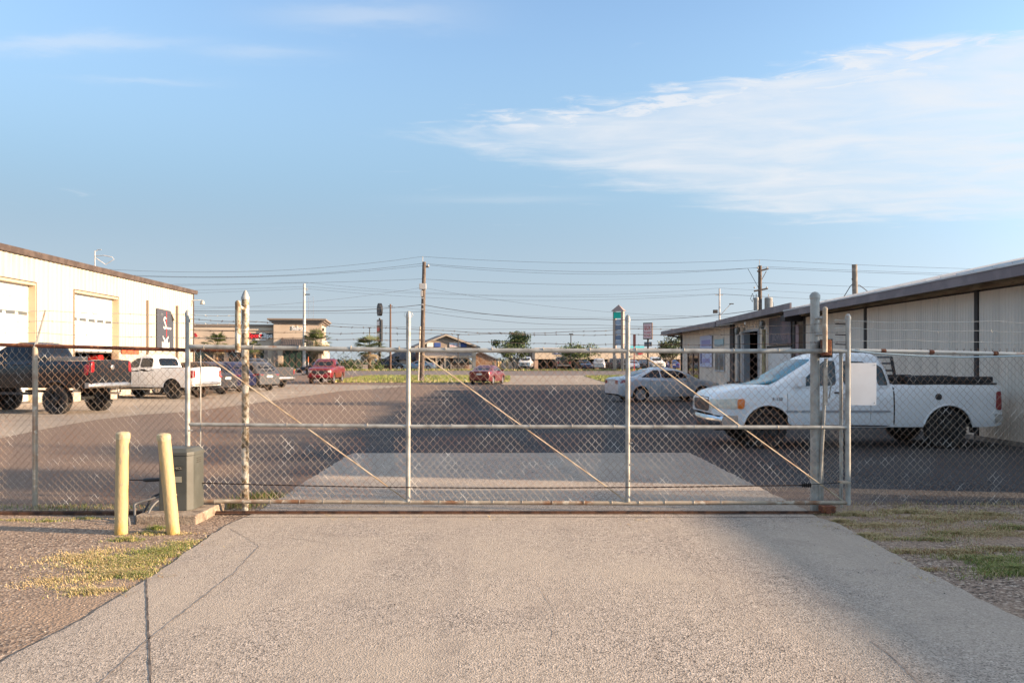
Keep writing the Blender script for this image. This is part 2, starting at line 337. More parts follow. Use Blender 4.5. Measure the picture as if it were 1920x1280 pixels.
crack_m = mat('dark_joint', (.06, .05, .045), .95, c2=(.16, .13, .11), scale=9, lo=.45, hi=.6)
crack_l = mat('pale_crack', (.20, .17, .145), .95, c2=(.30, .26, .23), scale=9, lo=.45, hi=.6)
def sheet(name, poly, off, m, parent=None, kind='structure', **k):
    bm = bmesh.new()
    bm.faces.new([bm.verts.new((x, y, 0)) for x, y in poly])
    for yy in (62.0, 62+.65/.0103):
        bmesh.ops.bisect_plane(bm, geom=bm.verts[:]+bm.edges[:]+bm.faces[:], plane_co=(0, yy, 0), plane_no=(0, 1, 0))
    for v in bm.verts: v.co.z = gz(v.co.y)+off
    bmesh.ops.triangulate(bm, faces=bm.faces)
    for f in bm.faces:
        if f.normal.z < 0: f.normal_flip()
    me = bpy.data.meshes.new(name); bm.to_mesh(me); bm.free(); me.materials.append(m)
    return props(link(name, me, parent), kind=kind, **k)
sheet('ground', [(-2500, -60), (2500, -60), (2500, 4000), (-2500, 4000)], 0, soil_m)
sheet('parking_lot', [(-70, 9.3), (60, 9.3), (60, 86), (-70, 86)], .004, asph_m)
ap = [GP(*p) for p in ((0, 822), (90, 803), (180, 787), (260, 778), (350, 772), (470, 757), (560, 744), (640, 733), (735, 726.5))]
sheet('apron_paving', [(-60, ap[0][1]-1)] + ap + [(-7, 58), (-16, 61.5), (-60, 61.5)], .008, cali_m)
sheet('highway', [(-900, 87), (900, 87), (900, 112), (-900, 112)], .008, road_m)
sheet('lot_entrance', [(-.6, 60), (8.2, 60), (11.5, 87), (-3.0, 87)], .012, cali_m)
sheet('far_parking', [(-120, 119), (-9, 119), (-9, 160), (-120, 160)], .012, cali_m)
sheet('far_parking', [(8, 116), (120, 116), (120, 160), (8, 160)], .012, cali_m)
def round_strip(x0, x1, y0, y1, r):
    p = []
    for cx, cy, a in ((x1-r, y0+r, -90), (x1-r, y1-r, 0), (x0+r, y1-r, 90), (x0+r, y0+r, 180)):
        for k in range(7): t = R(a+15*k); p.append((cx+r*math.cos(t), cy+r*math.sin(t)))
    return p
GRASS_BEDS = [round_strip(-15.5, -.2, 65, 86.5, 2.5), round_strip(7.6, 60, 64.5, 86.5, 2.5)]
for g in GRASS_BEDS: sheet('grass_verge', g, .02, turf_m)
sheet('far_verge', [(-120, 112.2), (120, 112.2), (120, 115.6), (-120, 115.6)], .014, turf_m)
# driveway slab: one flared apron in front of the gate and the pad behind it
Lp = [(-60, 1275), (0, 1245), (120, 1182), (200, 1135), (262, 1096), (303, 1070), (345, 1040), (368, 1024), (398, 1003), (428, 985), (462, 970), (484, 960)]
Rp = [(1512, 958), (1535, 972), (1575, 983), (1600, 998), (1640, 1020), (1690, 1046), (1735, 1072), (1790, 1100), (1850, 1132), (1930, 1168), (2050, 1225)]
left = [GP(*p) for p in Lp]; right = [GP(*p) for p in Rp]
def ragged(pts, amp, step=.10):
    out = []
    for a_, c_ in zip(pts, pts[1:]):
        L_ = math.dist(a_, c_); n_ = max(1, int(L_/step))
        for q in range(n_): t = q/n_; out.append((a_[0]+(c_[0]-a_[0])*t+rnd.uniform(-amp, amp), a_[1]+(c_[1]-a_[1])*t+rnd.uniform(-amp, amp)))
    return out+[pts[-1]]
poly = [(-4.6, -2), (left[0][0]-.4, left[0][1]-.6)] + ragged(left, .012, .09) + ragged([left[-1], (-2.92, 14.55), (3.25, 14.6), right[0]], .022, .12)[1:-1] + ragged(right, .012, .09) + [(8, -2)]
ZS = .011
bd = B().prism(poly, -.06, ZS, 'z')
drive = bd.build('driveway', conc_m, kind='structure')
def ribbon(name, pts, w, m, parent, z=ZS+.003, jit=.0, **k):
    b = B(); prev = None
    q = []
    for i in range(len(pts)-1):
        a, c = Vector(pts[i]), Vector(pts[i+1]); n = max(2, int((c-a).length/.06))
        for j in range(n): q.append(a.lerp(c, j/n))
    q.append(Vector(pts[-1]))
    for i, p in enumerate(q):
        d = (q[min(i+1, len(q)-1)]-q[max(i-1, 0)]).normalized(); nn = Vector((-d.y, d.x)); ww = w*(.6+.8*rnd.random()); off = rnd.uniform(-jit, jit)
        b.v += [tuple(p+nn*(ww/2+off))+(z,), tuple(p-nn*(ww/2-off))+(z,)]
    for i in range(len(q)-1): b.f.append((2*i, 2*i+1, 2*i+3, 2*i+2)); b.m.append(0)
    return b.build(name, m, parent, **k)
ribbon('expansion_joint', [GP(274, 1086), GP(278, 1180), GP(283, 1300)], .011, crack_m, drive, jit=.003)
ribbon('crack', [GP(486, 1026), GP(440, 1075), GP(370, 1130), GP(280, 1200), GP(180, 1290)], .008, crack_l, drive, jit=.006)
ribbon('crack', [GP(430, 992), GP(462, 1010), GP(486, 1026)], .006, crack_l, drive, jit=.004)
ribbon('crack', [GP(1635, 1205), GP(1680, 1240), GP(1730, 1290)], .008, crack_l, drive, jit=.005)
ribbon('crack', [GP(1010, 1100), GP(1040, 1150), GP(1035, 1210)], .003, crack_l, drive, jit=.004)
ribbon('crack', [GP(1200, 1000), GP(1280, 1030), GP(1330, 1085)], .003, crack_l, drive, jit=.004)
ribbon('crack', [GP(540, 1010), GP(600, 1018), GP(650, 1025)], .005, crack_l, drive, jit=.004)
ribbon('expansion_joint', [(-3.15, 8.5), (-1.0, 8.52), (3.35, 8.5)], .012, crack_m, drive, jit=.002)
# loose stones, leaves, straw, grass
def scatter(name, spots, m, kind='stuff', **k):
    """small uneven stones; spots (x,y,z,size)"""
    b = B()
    for x, y, z, s in spots:
        a = rnd.random()*6; pts = []
        for t in range(4): pts.append((x+s*math.cos(a+t*1.57)*rnd.uniform(.6, 1.1), y+s*math.sin(a+t*1.57)*rnd.uniform(.6, 1.1), z))
        b.add(pts+[(x, y, z+s*.8)], [(0, 1, 4), (1, 2, 4), (2, 3, 4), (3, 0, 4)])
    return b.build(name, m, kind=kind, **k)
def in_poly(x, y, pl):
    c = False; j = len(pl)-1
    for i in range(len(pl)):
        if (pl[i][1] > y) != (pl[j][1] > y) and x < (pl[j][0]-pl[i][0])*(y-pl[i][1])/(pl[j][1]-pl[i][1])+pl[i][0]: c = not c
        j = i
    return c
st = []
for k in range(9000):
    y = 3.2+5.6*rnd.random()**1.2; x = rnd.uniform(-6.5, 7)
    if not in_poly(x, y, poly) and abs(x)/y < .75: st.append((x, y, 0, rnd.uniform(.003, .009)))
scatter('loose_stones', st, mat('pale_stone', (.34, .28, .22), .9, c2=(.12, .10, .085), scale=20, lo=.48, hi=.52, c3=(.5, .45, .38), s3=33, lo3=.6, hi3=.62), label='loose pale gravel strewn over the dirt beside the driveway', cat='gravel')
st = []
for k in range(9000):
    y = 9.4+14*rnd.random()**1.5; x = rnd.uniform(-.68, .68)*y
    if not in_poly(x, y, poly) and x < 9.5: st.append((x, y, .004, rnd.uniform(.004, .011)))
scatter('lot_gravel', st, mat('lot_stone', (.22, .19, .165), .9, c2=(.09, .08, .08), scale=20, lo=.48, hi=.52, c3=(.42, .38, .33), s3=33, lo3=.62, hi3=.64), label='loose gravel on the worn asphalt behind the fence', cat='gravel')
st = [(rnd.uniform(-.66, .66)*y, y, ZS, rnd.uniform(.003, .007)) for y in [rnd.uniform(3.6, 8.6) for _ in range(260)]]
st = [p for p in st if in_poly(p[0], p[1], poly)]
scatter('dark_grit', st, mat('dark_grit', (.045, .035, .03), .9), label='dark grit and leaf crumbs dotted on the concrete driveway', cat='grit')
def tufts(name, blades, mats, label, cat, group=None):
    """blades: (x,y,z,height,lean,material)"""
    b = B()
    for x, y, z, h, lean, mi in blades:
        a = rnd.random()*2*PI; w = rnd.uniform(.0012, .0026)*(1+h*6); dx, dy = math.cos(a), math.sin(a); l1 = h*lean*rnd.uniform(.3, 1.1)
        px, py = -dy*w, dx*w
        m = (x+dx*l1*.35, y+dy*l1*.35, z+h*.6); t = (x+dx*l1, y+dy*l1, z+h*(1-.4*lean*rnd.random()))
        b.add([(x-px, y-py, z), (x+px, y+py, z), (m[0]+px*.7, m[1]+py*.7, m[2]), (m[0]-px*.7, m[1]-py*.7, m[2]), t], [(0, 1, 2, 3), (3, 2, 4)], mi)
    o = b.build(name, mats, kind='stuff'); return props(o, label, cat, group)
straw = mat('dry_straw', (.42, .32, .15), .8); straw2 = mat('pale_straw', (.52, .42, .24), .8); gr1 = mat('grass_green', (.13, .18, .035), .7); gr2 = mat('grass_yellow_green', (.25, .26, .06), .7); redst = mat('reddish_straw', (.30, .15, .07), .85)
GM = [straw, straw2, gr1, gr2, redst]
def patch_blades(cpx, cpy, rx, ry, n, h, weights, lean=1.2, z=0.):
    """a patch of blades centred on a photo ground point, metres across rx, deep ry"""
    cx, cy = GP(cpx, cpy); out = []
    for _ in range(int(n*2.3)):
        a = rnd.random()*2*PI; r = min(abs(rnd.gauss(0, .62)), 1.9)*(.75+.35*math.sin(a*3+cpx)+.2*math.sin(a*7+cpy))
        x = cx+rx*r*math.cos(a); y = cy+ry*r*math.sin(a)
        if in_poly(x, y, poly) and rnd.random() < .96: continue
        out.append((x, y, z, rnd.uniform(.3, 1.05)*h*.85, lean, rnd.choices(range(5), weights)[0]))
    return out
def clump(bl, n, h, weights, spread=.05, lean=1.):
    return bl
L = []
for (a, c, rx, ry, n, h, wt) in ((250, 1052, .42, .42, 5200, .035, (4, 3, 2, 5, .3)), (215, 1075, .38, .28, 3600, .035, (5, 4, .5, 3, .3)), (155, 1045, .30, .35, 1800, .035, (6, 5, .2, 1, .4)),
        (300, 1035, .25, .28, 2600, .04, (2, 1, 5, 5, .2)), (255, 1078, .2, .12, 1600, .035, (2, 1, 4, 4, .2)), (170, 1108, .30, .12, 1400, .03, (5, 5, .3, 2, .3)), (235, 1012, .18, .12, 500, .04, (3, 2, 4, 4, .3)),
        (345, 1020, .2, .2, 900, .03, (4, 3, 2, 3, .5)), (310, 1000, .3, .12, 700, .03, (5, 3, 1, 1, .5)), (294, 992, .1, .07, 260, .06, (0, 0, 6, 3, 0)), (90, 1090, .4, .3, 700, .02, (5, 5, 0, .5, .5)),
        (30, 975, .35, .1, 250, .03, (3, 2, 3, 3, 0)), (90, 977, .2, .08, 200, .035, (1, 1, 4, 4, 0)), (160, 972, .3, .1, 260, .03, (2, 2, 3, 3, 0)), (275, 1000, .12, .1, 160, .05, (2, 2, 3, 3, 0))):
    L += patch_blades(a, c, rx, ry, n, h, wt)
tufts('dry_grass', L, GM, 'yellowing grass patch beside the two bollards, left of the driveway', 'grass')
L = []
for (a, c, rx, ry, n, h, wt) in ((1900, 1068, .42, .26, 3600, .055, (1, 1, 6, 4, .2)), (1860, 1050, .4, .2, 1500, .05, (2, 1, 5, 4, .5)), (1790, 1035, .4, .18, 1300, .04, (4, 3, 1, 1, 4)), (1880, 1030, .3, .15, 900, .04, (3, 2, 2, 2, 4)),
        (1700, 1035, .3, .12, 900, .035, (4, 3, .5, 1, 4)), (1620, 1004, .3, .12, 1300, .04, (6, 4, .4, 1, 1)), (1660, 1010, .3, .1, 700, .03, (5, 4, 1, 2, 1)), (1780, 1000, .35, .15, 900, .04, (2, 2, 2, 3, 3)),
        (1600, 965, .35, .15, 1500, .05, (6, 5, .4, 1, 1)), (1575, 978, .2, .08, 600, .05, (6, 5, .2, 1, 1)), (1700, 960, .5, .2, 1500, .05, (6, 5, 1, 1, 2)), (1760, 975, .4, .2, 1200, .05, (5, 4, 1, 1, 2)), (1850, 965, .5, .2, 1100, .05, (4, 4, 2, 1, 3)),
        (1900, 990, .4, .2, 900, .05, (3, 2, 4, 3, 2)), (1745, 1012, .3, .1, 600, .04, (3, 2, 4, 3, 2)), (1720, 1068, .35, .06, 500, .03, (4, 2, 1, 1, 3)), (1640, 985, .8, .25, 2600, .03, (6, 5, .3, .6, 3)), (1850, 1000, .9, .35, 3400, .03, (6, 5, .5, .6, 3)), (1800, 970, .9, .2, 2400, .035, (6, 5, .3, .5, 3))):
    L += patch_blades(a, c, rx, ry, n, h, wt, 1.5)
tufts('dry_grass', L, GM, 'straw and green weeds on the shaded dirt right of the driveway', 'grass')
L = []
for k in range(70):
    a_ = rnd.choice([(1560, 985), (1600, 1000), (1645, 1025), (1700, 1052), (1540, 975), (1750, 1085), (300, 1080), (250, 1110), (380, 1015), (640, 968), (900, 969), (1200, 969), (760, 970)])
    cx, cy = GP(a_[0]+rnd.gauss(0, 22), a_[1]+abs(rnd.gauss(0, 6)))
    for _ in range(3): L.append((cx+rnd.gauss(0, .03), cy+rnd.gauss(0, .02), ZS, rnd.uniform(.01, .03), 5.0, rnd.choices(range(5), (6, 6, 0, 0, 2))[0]))
tufts('straw_litter', L, GM, 'stray straw bits lying along the edges of the concrete driveway', 'straw')
L = []
for k in range(70):
    x = rnd.uniform(-9, -2.9); y = 8.95+rnd.uniform(-.06, .25)
    for _ in range(40): L.append((x+rnd.gauss(0, .12), y+rnd.gauss(0, .05), 0, rnd.uniform(.02, .07), 1.2, rnd.choices(range(5), (4, 3, 4, 3, 1))[0]))
for k in range(50):
    x = rnd.uniform(3.6, 9.5); y = 9.15+rnd.uniform(-.1, .25)
    for _ in range(30): L.append((x+rnd.gauss(0, .12), y+rnd.gauss(0, .07), 0, rnd.uniform(.02, .06), 1.4, rnd.choices(range(5), (6, 5, 1, 1, 2))[0]))
for (a, c) in ((480, 935), (500, 932), (455, 948), (420, 950)):
    cx, cy = GP(a, c)
    for _ in range(260): L.append((cx+rnd.gauss(0, .12), cy+rnd.gauss(0, .1), 0, rnd.uniform(.04, .12), .9, rnd.choices(range(5), (1, 1, 6, 3, 1))[0]))
tufts('fence_weeds', L, GM, 'weeds and straw growing along the foot of the chain link fence', 'weeds')
L = []
for pl, n in ((GRASS_BEDS[0], 26000), (GRASS_BEDS[1], 15000)):
    xs = [p[0] for p in pl]; x0, x1 = min(xs), min(max(xs), 26)
    for _ in range(n):
        x = rnd.uniform(x0, x1); y = 64.5+22*rnd.random()
        if in_poly(x, y, pl):
            d = y < 70 or rnd.random() < .2
            L.append((x, y, gz(y)+.02, rnd.uniform(.05, .15), .8, rnd.choices(range(5), (2, .6, 3, 5, 0) if d else (.6, .2, 7, 4, 0))[0]))
b_ = len(L)
for _ in range(6000):
    x = rnd.uniform(-50, 40); y = rnd.uniform(112.3, 115.5); L.append((x, y, gz(y)+.02, rnd.uniform(.1, .4), .8, rnd.choices(range(5), (2, 1, 4, 5, 0))[0]))
L = [(x, y, z, h, l, m) for x, y, z, h, l, m in L]
def big_blades(L):
    b = B()
    for x, y, z, h, lean, mi in L:
        a = rnd.random()*PI; w = .05; dx, dy = math.cos(a)*w, math.sin(a)*w
        b.add([(x-dx, y-dy, z), (x+dx, y+dy, z), (x+dx*rnd.uniform(-1, 2), y+dy, z+h)], [(0, 1, 2)], mi)
    return b
props(big_blades(L).build('verge_grass', GM, kind='stuff'), 'sunlit green grass on the verges either side of the highway', 'grass')
# ------------------------------------------------------------------ vehicles
def lerp_pts(p, x):
    if x <= p[0][0]: return p[0][1]
    for (a, b), (c, d) in zip(p, p[1:]):
        if x <= c: return b+(d-b)*(x-a)/(c-a) if c > a else d
    return p[-1][1]
def smooth_pts(p, x, h=.10):
    return (lerp_pts(p, x-h)+2*lerp_pts(p, x-h/2)+2*lerp_pts(p, x)+2*lerp_pts(p, x+h/2)+lerp_pts(p, x+h))/8
PROF = [(0, .955), (.12, .98), (.35, .995), (.6, 1.0), (.82, .985), (.93, .965), (1.0, .925)]
WHEELS = {}
def wheel_meshes(style, near):
    k = (style, near)
    if k in WHEELS: return WHEELS[k]
    n = 40 if near else 18; w = .30 if style.startswith('truck') else .26           # unit radius; width relative to radius .38
    rr = .60 if style.startswith('truck') else .70
    t = B(); pr = [(rr, -w*.8), (rr+.06, -w*.95), (.86, -w*1.02), (.95, -w*.94), (.99, -w*.75), (1, -w*.35), (1, 0), (1, w*.35), (.99, w*.75), (.95, w*.94), (.86, w*1.02), (rr+.06, w*.95), (rr, w*.8)]
    t.lathe(pr, n, axis='y', cap=False)
    if near:
        for j in range(n):
            for sy in (-1, 1):
                a = 2*PI*(j+.25*sy)/n; t.cb((math.cos(a)*.995, sy*w*.72, math.sin(a)*.995), (.035, w*.42, .07), rot=Matrix.Rotation(-a, 3, 'Y'))
    tm = t.mesh('tyre', tyre_m, 35)
    r = B(); r.lathe([(.08, -w*.2), (rr*.96, -w*.15), (rr, -w*.8), (rr+.02, -w*.82), (rr+.02, w*.82), (rr, w*.8), (rr*.93, w*.55), (rr*.9, w*.15), (.1, w*.1)], n, axis='y')
    ns = {'car': 5, 'truck': 6, 'truckb': 8, 'steel': 8}[style if style in ('car', 'truck', 'truckb', 'steel') else 'car']
    for s in range(ns):
        a = 2*PI*s/ns
        r.cb((math.cos(a)*rr*.52, w*.42, math.sin(a)*rr*.52), (rr*.82, w*.35, .17 if ns < 8 else .1), rot=Matrix.Rotation(-a, 3, 'Y'))
    r.lathe([(.16, w*.2), (.17, w*.6), (.10, w*.68), (.02, w*.7)], 12, axis='y')
    rm = r.mesh('rim', {'car': rim_silver, 'truck': rim_silver, 'truckb': rim_black, 'steel': rim_black}[style], 35)
    WHEELS[k] = (tm, rm); return WHEELS[k]
def make_car(name, label, cat, loc, rz, s, paintm, near=False, group=None):
    root = thing(name, label, cat, loc, rz, group)
    L, W, sill = s['L'], s['W']/2, s['sill']; x0, x1 = -L/2, L/2; ra, rw = s['arch'], s['rw']; wx = s['wx']
    top = s['top']; bed = s.get('bed')
    def zt(x):
        return smooth_pts(top, x, .06)
    def zlow(x):
        z = sill
        e = max(0, abs(x)-(L/2-.5))/.5; z += s.get('kick', .08)*e*e
        if 'chin' in s and x > s['chin'][0]: z = max(z, s['chin'][1])
        for c in wx:
            if abs(x-c) < ra: z = max(z, rw*.96+math.sqrt(ra*ra-(x-c)**2))
        return z
    def wd(x):
        e = max(0, abs(x)-(L/2-s.get('taper', .45)))/s.get('taper', .45); q = s.get('nose', .14) if x > 0 else s.get('tail', .07)
        return W*(1-q*e**2.2)*(1-.02*max(0, (x/L))**2)
    def yside(x, z):
        h = zt(x); t = min(max((z-sill)/(h-sill), 0), 1); return wd(x)*lerp_pts(PROF, t)
    xs = set()
    step = .12 if near else .3
    k = x0
    while k < x1: xs.add(round(k, 3)); k += step
    for e in (0, .02, .06, .13, .25, .4): xs.add(round(x0+e, 3)); xs.add(round(x1-e, 3))
    for c in wx:
        for j in range(13 if near else 7):
            xs.add(round(c+ra*.9995*math.cos(PI*j/(12 if near else 6)), 3))
        xs.add(round(c-ra-.004, 3)); xs.add(round(c+ra+.004, 3))
    if bed: xs |= {bed[0], bed[1], bed[0]+.005, bed[1]-.005}
    xs = sorted(x for x in xs if x0 <= x <= x1)
    NR = 9 if near else 6
    rings = []
    for x in xs:
        zl, h, w = zlow(x), zt(x), wd(x)
        e = max(0, abs(x)-(L/2-.13))/.13; 
        if x > 0: h -= s.get('noser', .05)*e*e; 
        zl += .03*e*e; w -= .03*e*e
        p = [(0, zl), (.78*w, zl)]
        for j in range(NR+1):
            z = zl+(h-zl)*j/NR*.985; t = min(max((z-sill)/(h-sill), 0), 1); p.append((w*lerp_pts(PROF, t), z))
        if bed and bed[0] < x < bed[1]: p += [(.885*w, h), (.86*w, h-.01), (.85*w, bed[2]), (0, bed[2])]
        else: p += [(.88*w, h+.002), (.80*w, h+.012), (.5*w, h+.03), (0, h+.036)]
        rings.append((x, p))
    b = B(); n = len(rings[0][1])
    for x, p in rings:
        for (y, z) in p: b.v.append((x, y, z))
        for (y, z) in p: b.v.append((x, -y, z))
    for i in range(len(rings)-1):
        inb = bed and bed[0] < (rings[i][0]+rings[i+1][0])/2 < bed[1]
        for side in (0, 1):
            for j in range(n-1):
                a = i*2*n+side*n+j; c = a+2*n
                f = (a, a+1, c+1, c)
                b.f.append(f); b.m.append(1 if j < 2 or (inb and j >= n-3) else 0)
    for e, i in ((0, 0), (1, len(rings)-1)):
        for side in (0, 1):
            o_ = i*2*n+side*n
            for j in range(1, n-1):
                b.f.append((o_, o_+j, o_+j+1)); b.m.append(0)
    body = b.build('body', [paintm, under_m], root, smooth=38)
    # cab
    lv = s['cab']                                          # levels (z, rear x, front x, half width)
    cb_ = B(); NC = 6 if near else 4; ring_n = None
    zs = []
    for i in range(len(lv)-1):
        st_ = 3 if near else 1
        for j in range(st_): zs.append([lv[i][q]+(lv[i+1][q]-lv[i][q])*j/st_ for q in range(4)])
    zs.append(list(lv[-1]))
    cr = s.get('crad', .16)
    zT, xrT, xfT, wT = zs[-1]
    for dz, ins in ((.022, .035), (.038, .10), (.048, .26)): zs.append([zT+dz, xrT+ins, xfT-ins*1.3, wT-ins])
    for z, xr, xf, w in zs:
        r_ = min(cr, w*.8); ring = []
        bow = s.get('bow', .10)
        for (cx, cy, a0) in ((xf-r_, w-r_, 90), (xr+r_, w-r_, 180), (xr+r_, -w+r_, 270), (xf-r_, -w+r_, 0)):
            for j in range(NC+1):
                t = R(a0-90*j/NC) if False else R({90: 0, 180: 90, 270: 180, 0: 270}[a0]+90*j/NC)
                ring.append((cx+r_*math.cos(t), cy+r_*math.sin(t)))
        full = []
        m = len(ring)
        for q in range(m):
            full.append(ring[q]); nx = ring[(q+1) % m]
            if (q+1) % (NC+1) == 0:
                for u in (.25, .5, .75): full.append((ring[q][0]*(1-u)+nx[0]*u, ring[q][1]*(1-u)+nx[1]*u))
        out = []
        for x, y in full:
            k = (1-(y/w)**2)
            if x > xf-r_-.001: x += bow*k
            if x < xr+r_+.001: x -= bow*.5*k
            out.append((x, y, z))
        ring_n = len(out); cb_.v += out
    nz = len(zs)
    for i in range(nz-1):
        for j in range(ring_n):
            a = i*ring_n+j; c = i*ring_n+(j+1) % ring_n
            cb_.f.append((a, c, c+ring_n, a+ring_n)); cb_.m.append(0)
    cb_.f.append(tuple((nz-1)*ring_n+j for j in range(ring_n))); cb_.m.append(0)
    cab = cb_.build('cab', [s.get('cabmat', paintm)], root, smooth=40)
    # projection of trim on to the shell
    tv = b.v+cb_.v; tf = b.f+[tuple(i+len(b.v) for i in f) for f in cb_.f]
    bvh = BVHTree.FromPolygons([Vector(v) for v in tv], tf)
    def proj(axis, sgn, a, c):
        if axis == 'y': o_, d = Vector((a, 3*sgn, c)), Vector((0, -sgn, 0))
        else: o_, d = Vector((5*sgn, a, c)), Vector((-sgn, 0, 0))
        h = bvh.ray_cast(o_, d); return h[0]
    def patch(nm, axis, sgn, quad, off, m, nx=8, ny=5, rnd_=.6, thick=None, parent=root, **k):
        """quad: four corners, rear-bottom, front-bottom, front-top, rear-top"""
        if not near: nx, ny = max(2, nx//2), max(2, ny//2)
        g = []; last = None
        for j in range(ny+1):
            for i in range(nx+1):
                u, v = i/nx, j/ny
                if (i in (0, nx)) and (j in (0, ny)):
                    u += (.5-u)/abs(.5-u)*rnd_*.5/nx; v += (.5-v)/abs(.5-v)*rnd_*.5/ny
                A = [quad[0][q]*(1-u)+quad[1][q]*u for q in (0, 1)]; C = [quad[3][q]*(1-u)+quad[2][q]*u for q in (0, 1)]
                P = [A[q]*(1-v)+C[q]*v for q in (0, 1)]
                h = proj(axis, sgn, *P)
                if h is None: h = last.copy() if last is not None else Vector((P[0], sgn*W, P[1])) if axis == 'y' else Vector((sgn*L/2, P[0], P[1]))
                if last is not None and h is last: pass
                if axis == 'y': h = Vector((P[0], h.y, P[1]))
                else: h = Vector((h.x, P[0], P[1]))
                last = h; g.append(h)
        bb = B(); d = Vector((0, sgn, 0)) if axis == 'y' else Vector((sgn, 0, 0))
        if axis == 'x': d = Vector((sgn*.8, 0, .6)) if thick is None and nm in ('windscreen', 'rear_window') else d
        bb.v = [tuple(p+d*off) for p in g]+[tuple(p-d*.012) for p in g]
        N = (nx+1)*(ny+1)
        for j in range(ny):
            for i in range(nx):
                a = j*(nx+1)+i; bb.f.append((a, a+1, a+nx+2, a+nx+1)); bb.m.append(0)
        edge = [i for i in range(nx+1)]+[j*(nx+1)+nx for j in range(1, ny+1)]+[ny*(nx+1)+i for i in range(nx-1, -1, -1)]+[j*(nx+1) for j in range(ny-1, 0, -1)]
        for q in range(len(edge)):
            a, c = edge[q], edge[(q+1) % len(edge)]; bb.f.append((a, c, c+N, a+N)); bb.m.append(0)
        return bb.build(nm, m, parent, smooth=50, **k)
    sides = (1, -1)
    g_ = s.get('glass', glass_dark)
    for sg in sides:
        for dq in s.get('doors', []):
            patch('door_gap', 'y', sg, [(dq[0]-.008, dq[2]-.008), (dq[1]+.008, dq[2]-.008), (dq[1]+.008, dq[3]+.004), (dq[0]-.008, dq[3]+.004)], .0015, under_m, 10, 6) if near else None
            dr = patch('door', 'y', sg, [(dq[0], dq[2]), (dq[1], dq[2]), (dq[1], dq[3]), (dq[0], dq[3])], .004, paintm, 12, 8)
            hx = dq[0]+.10
            hp = proj('y', sg, hx, dq[3]-.09)
            if hp: B().cb((hx, hp.y+sg*.018, dq[3]-.09), (.15, .028, .03)).build('handle', s.get('handle', paintm), dr, bevel=.006 if near else 0)
        for q in s['windows']:
            patch('side_window', 'y', sg, q, .004, g_, 10, 5)
        if 'trim' in s:
            a, c, z0, z1, m = s['trim']; patch('side_moulding', 'y', sg, [(a, z0), (c, z0), (c, z1), (a, z1)], .012, m, 16, 2)
        # mirror
        mx, mz = s['mirror']; y = yside(mx, mz-.1)
        mb = B(); mb.tube([(mx, sg*(y-.1), mz-.04), (mx-.02, sg*(y+.06), mz-.02)], .025, 6); mb.cb((mx-.03, sg*(y+.13), mz+.03), (.09, .17 if s['W'] < 1.95 else .2, .15 if s['W'] < 1.95 else .2), mi=0)
        mb.build('wing_mirror', s.get('mirm', paintm), root, bevel=.02 if near else 0)
    patch('windscreen', 'x', 1, s['screen'], .004, s.get('wglass', g_), 10, 6)
    patch('rear_window', 'x', -1, s['rearscreen'], .004, g_, 8, 5)
    for q, m, nm in s.get('front', []):
        for sg in sides if q[0][0] > 0 or nm in ('headlight',) else (1,):
            if nm in ('headlight', 'indicator', 'fog_lamp', 'tail_light') : patch(nm, 'x', 1, [(p[0]*sg, p[1]) for p in q], .01, m, 6, 4, thick=1)
            else: patch(nm, 'x', 1, q, .008, m, 8, 4, thick=1); break
    for q, m, nm in s.get('rear', []):
        if nm == 'tail_light':
            for sg in sides: patch(nm, 'x', -1, [(p[0]*sg, p[1]) for p in q], .01, m, 4, 5, thick=1)
        else: patch(nm, 'x', -1, q, .008, m, 8, 4, thick=1)
    for q, m, nm in s.get('sidelights', []):
        for sg in sides: patch(nm, 'y', sg, q, s.get('sl_off', .014), m, 4, 8)
    # bumpers of their own
    for (ex, z0, z1, dep, m, nm) in s.get('bumpers', []):
        bb = B(); pts = []
        N = 12 if near else 6
        for i in range(N+1):
            u = -1+2*i/N; yy = u*(W*.985); xx = (L/2+.05)-(.22 if ex > 0 else .08)*abs(u)**3.2
            for (dx, zz) in ((-dep, z0), (-.02, z0+.02), (.012, z0+(z1-z0)*.3), (.012, z0+(z1-z0)*.7), (-.02, z1-.015), (-dep, z1)):
                bb.v.append((ex*(xx+dx), yy, zz))
        for i in range(N):
            for j in range(5): a = i*6+j; bb.f.append((a, a+1, a+7, a+6)); bb.m.append(0)
        for o_ in (0, N*6): bb.f.append(tuple(o_+j for j in range(6))); bb.m.append(0)
        bb.build(nm, m, root, smooth=40)
    if near or s.get('flare'):
        for c in wx:
            for sg in sides:
                pts = []
                for j in range(15):
                    t = PI*j/14; x = c+(ra+.008)*math.cos(t); z = rw*.96+(ra+.008)*math.sin(t)
                    if z < sill: continue
                    pts.append((x, sg*(yside(x, z)-.006), z))
                B().tube(pts, s.get('flr', .02), 6).build('arch_lip', s.get('flarem', paintm), root, smooth=60)
    # wheels
    tm, rm = wheel_meshes(s.get('rims', 'car'), near)
    for c in wx:
        for sg in sides:
            w_ = empty('wheel', root, (c, sg*(W-s.get('winset', .13)), rw), 0 if sg > 0 else PI)
            w_.scale = (rw, rw*s.get('wscale', .95), rw)
            link('tyre', tm, w_); link('rim', rm, w_)
    body['kindof'] = 0; del body['kindof']
    # belly: axle and chassis rails
    cbm = B()
    for c in wx: cbm.tube([(c, -W+.2, rw), (c, W-.2, rw)], .06, 8)
    cbm.box(x0+.5, x1-.6, -.42, -.30, sill-.02, sill+.1); cbm.box(x0+.5, x1-.6, .30, .42, sill-.02, sill+.1)
    cbm.build('chassis', under_m, root)
    root['_yside'] = 0; del root['_yside']
    return root, yside, proj, patch
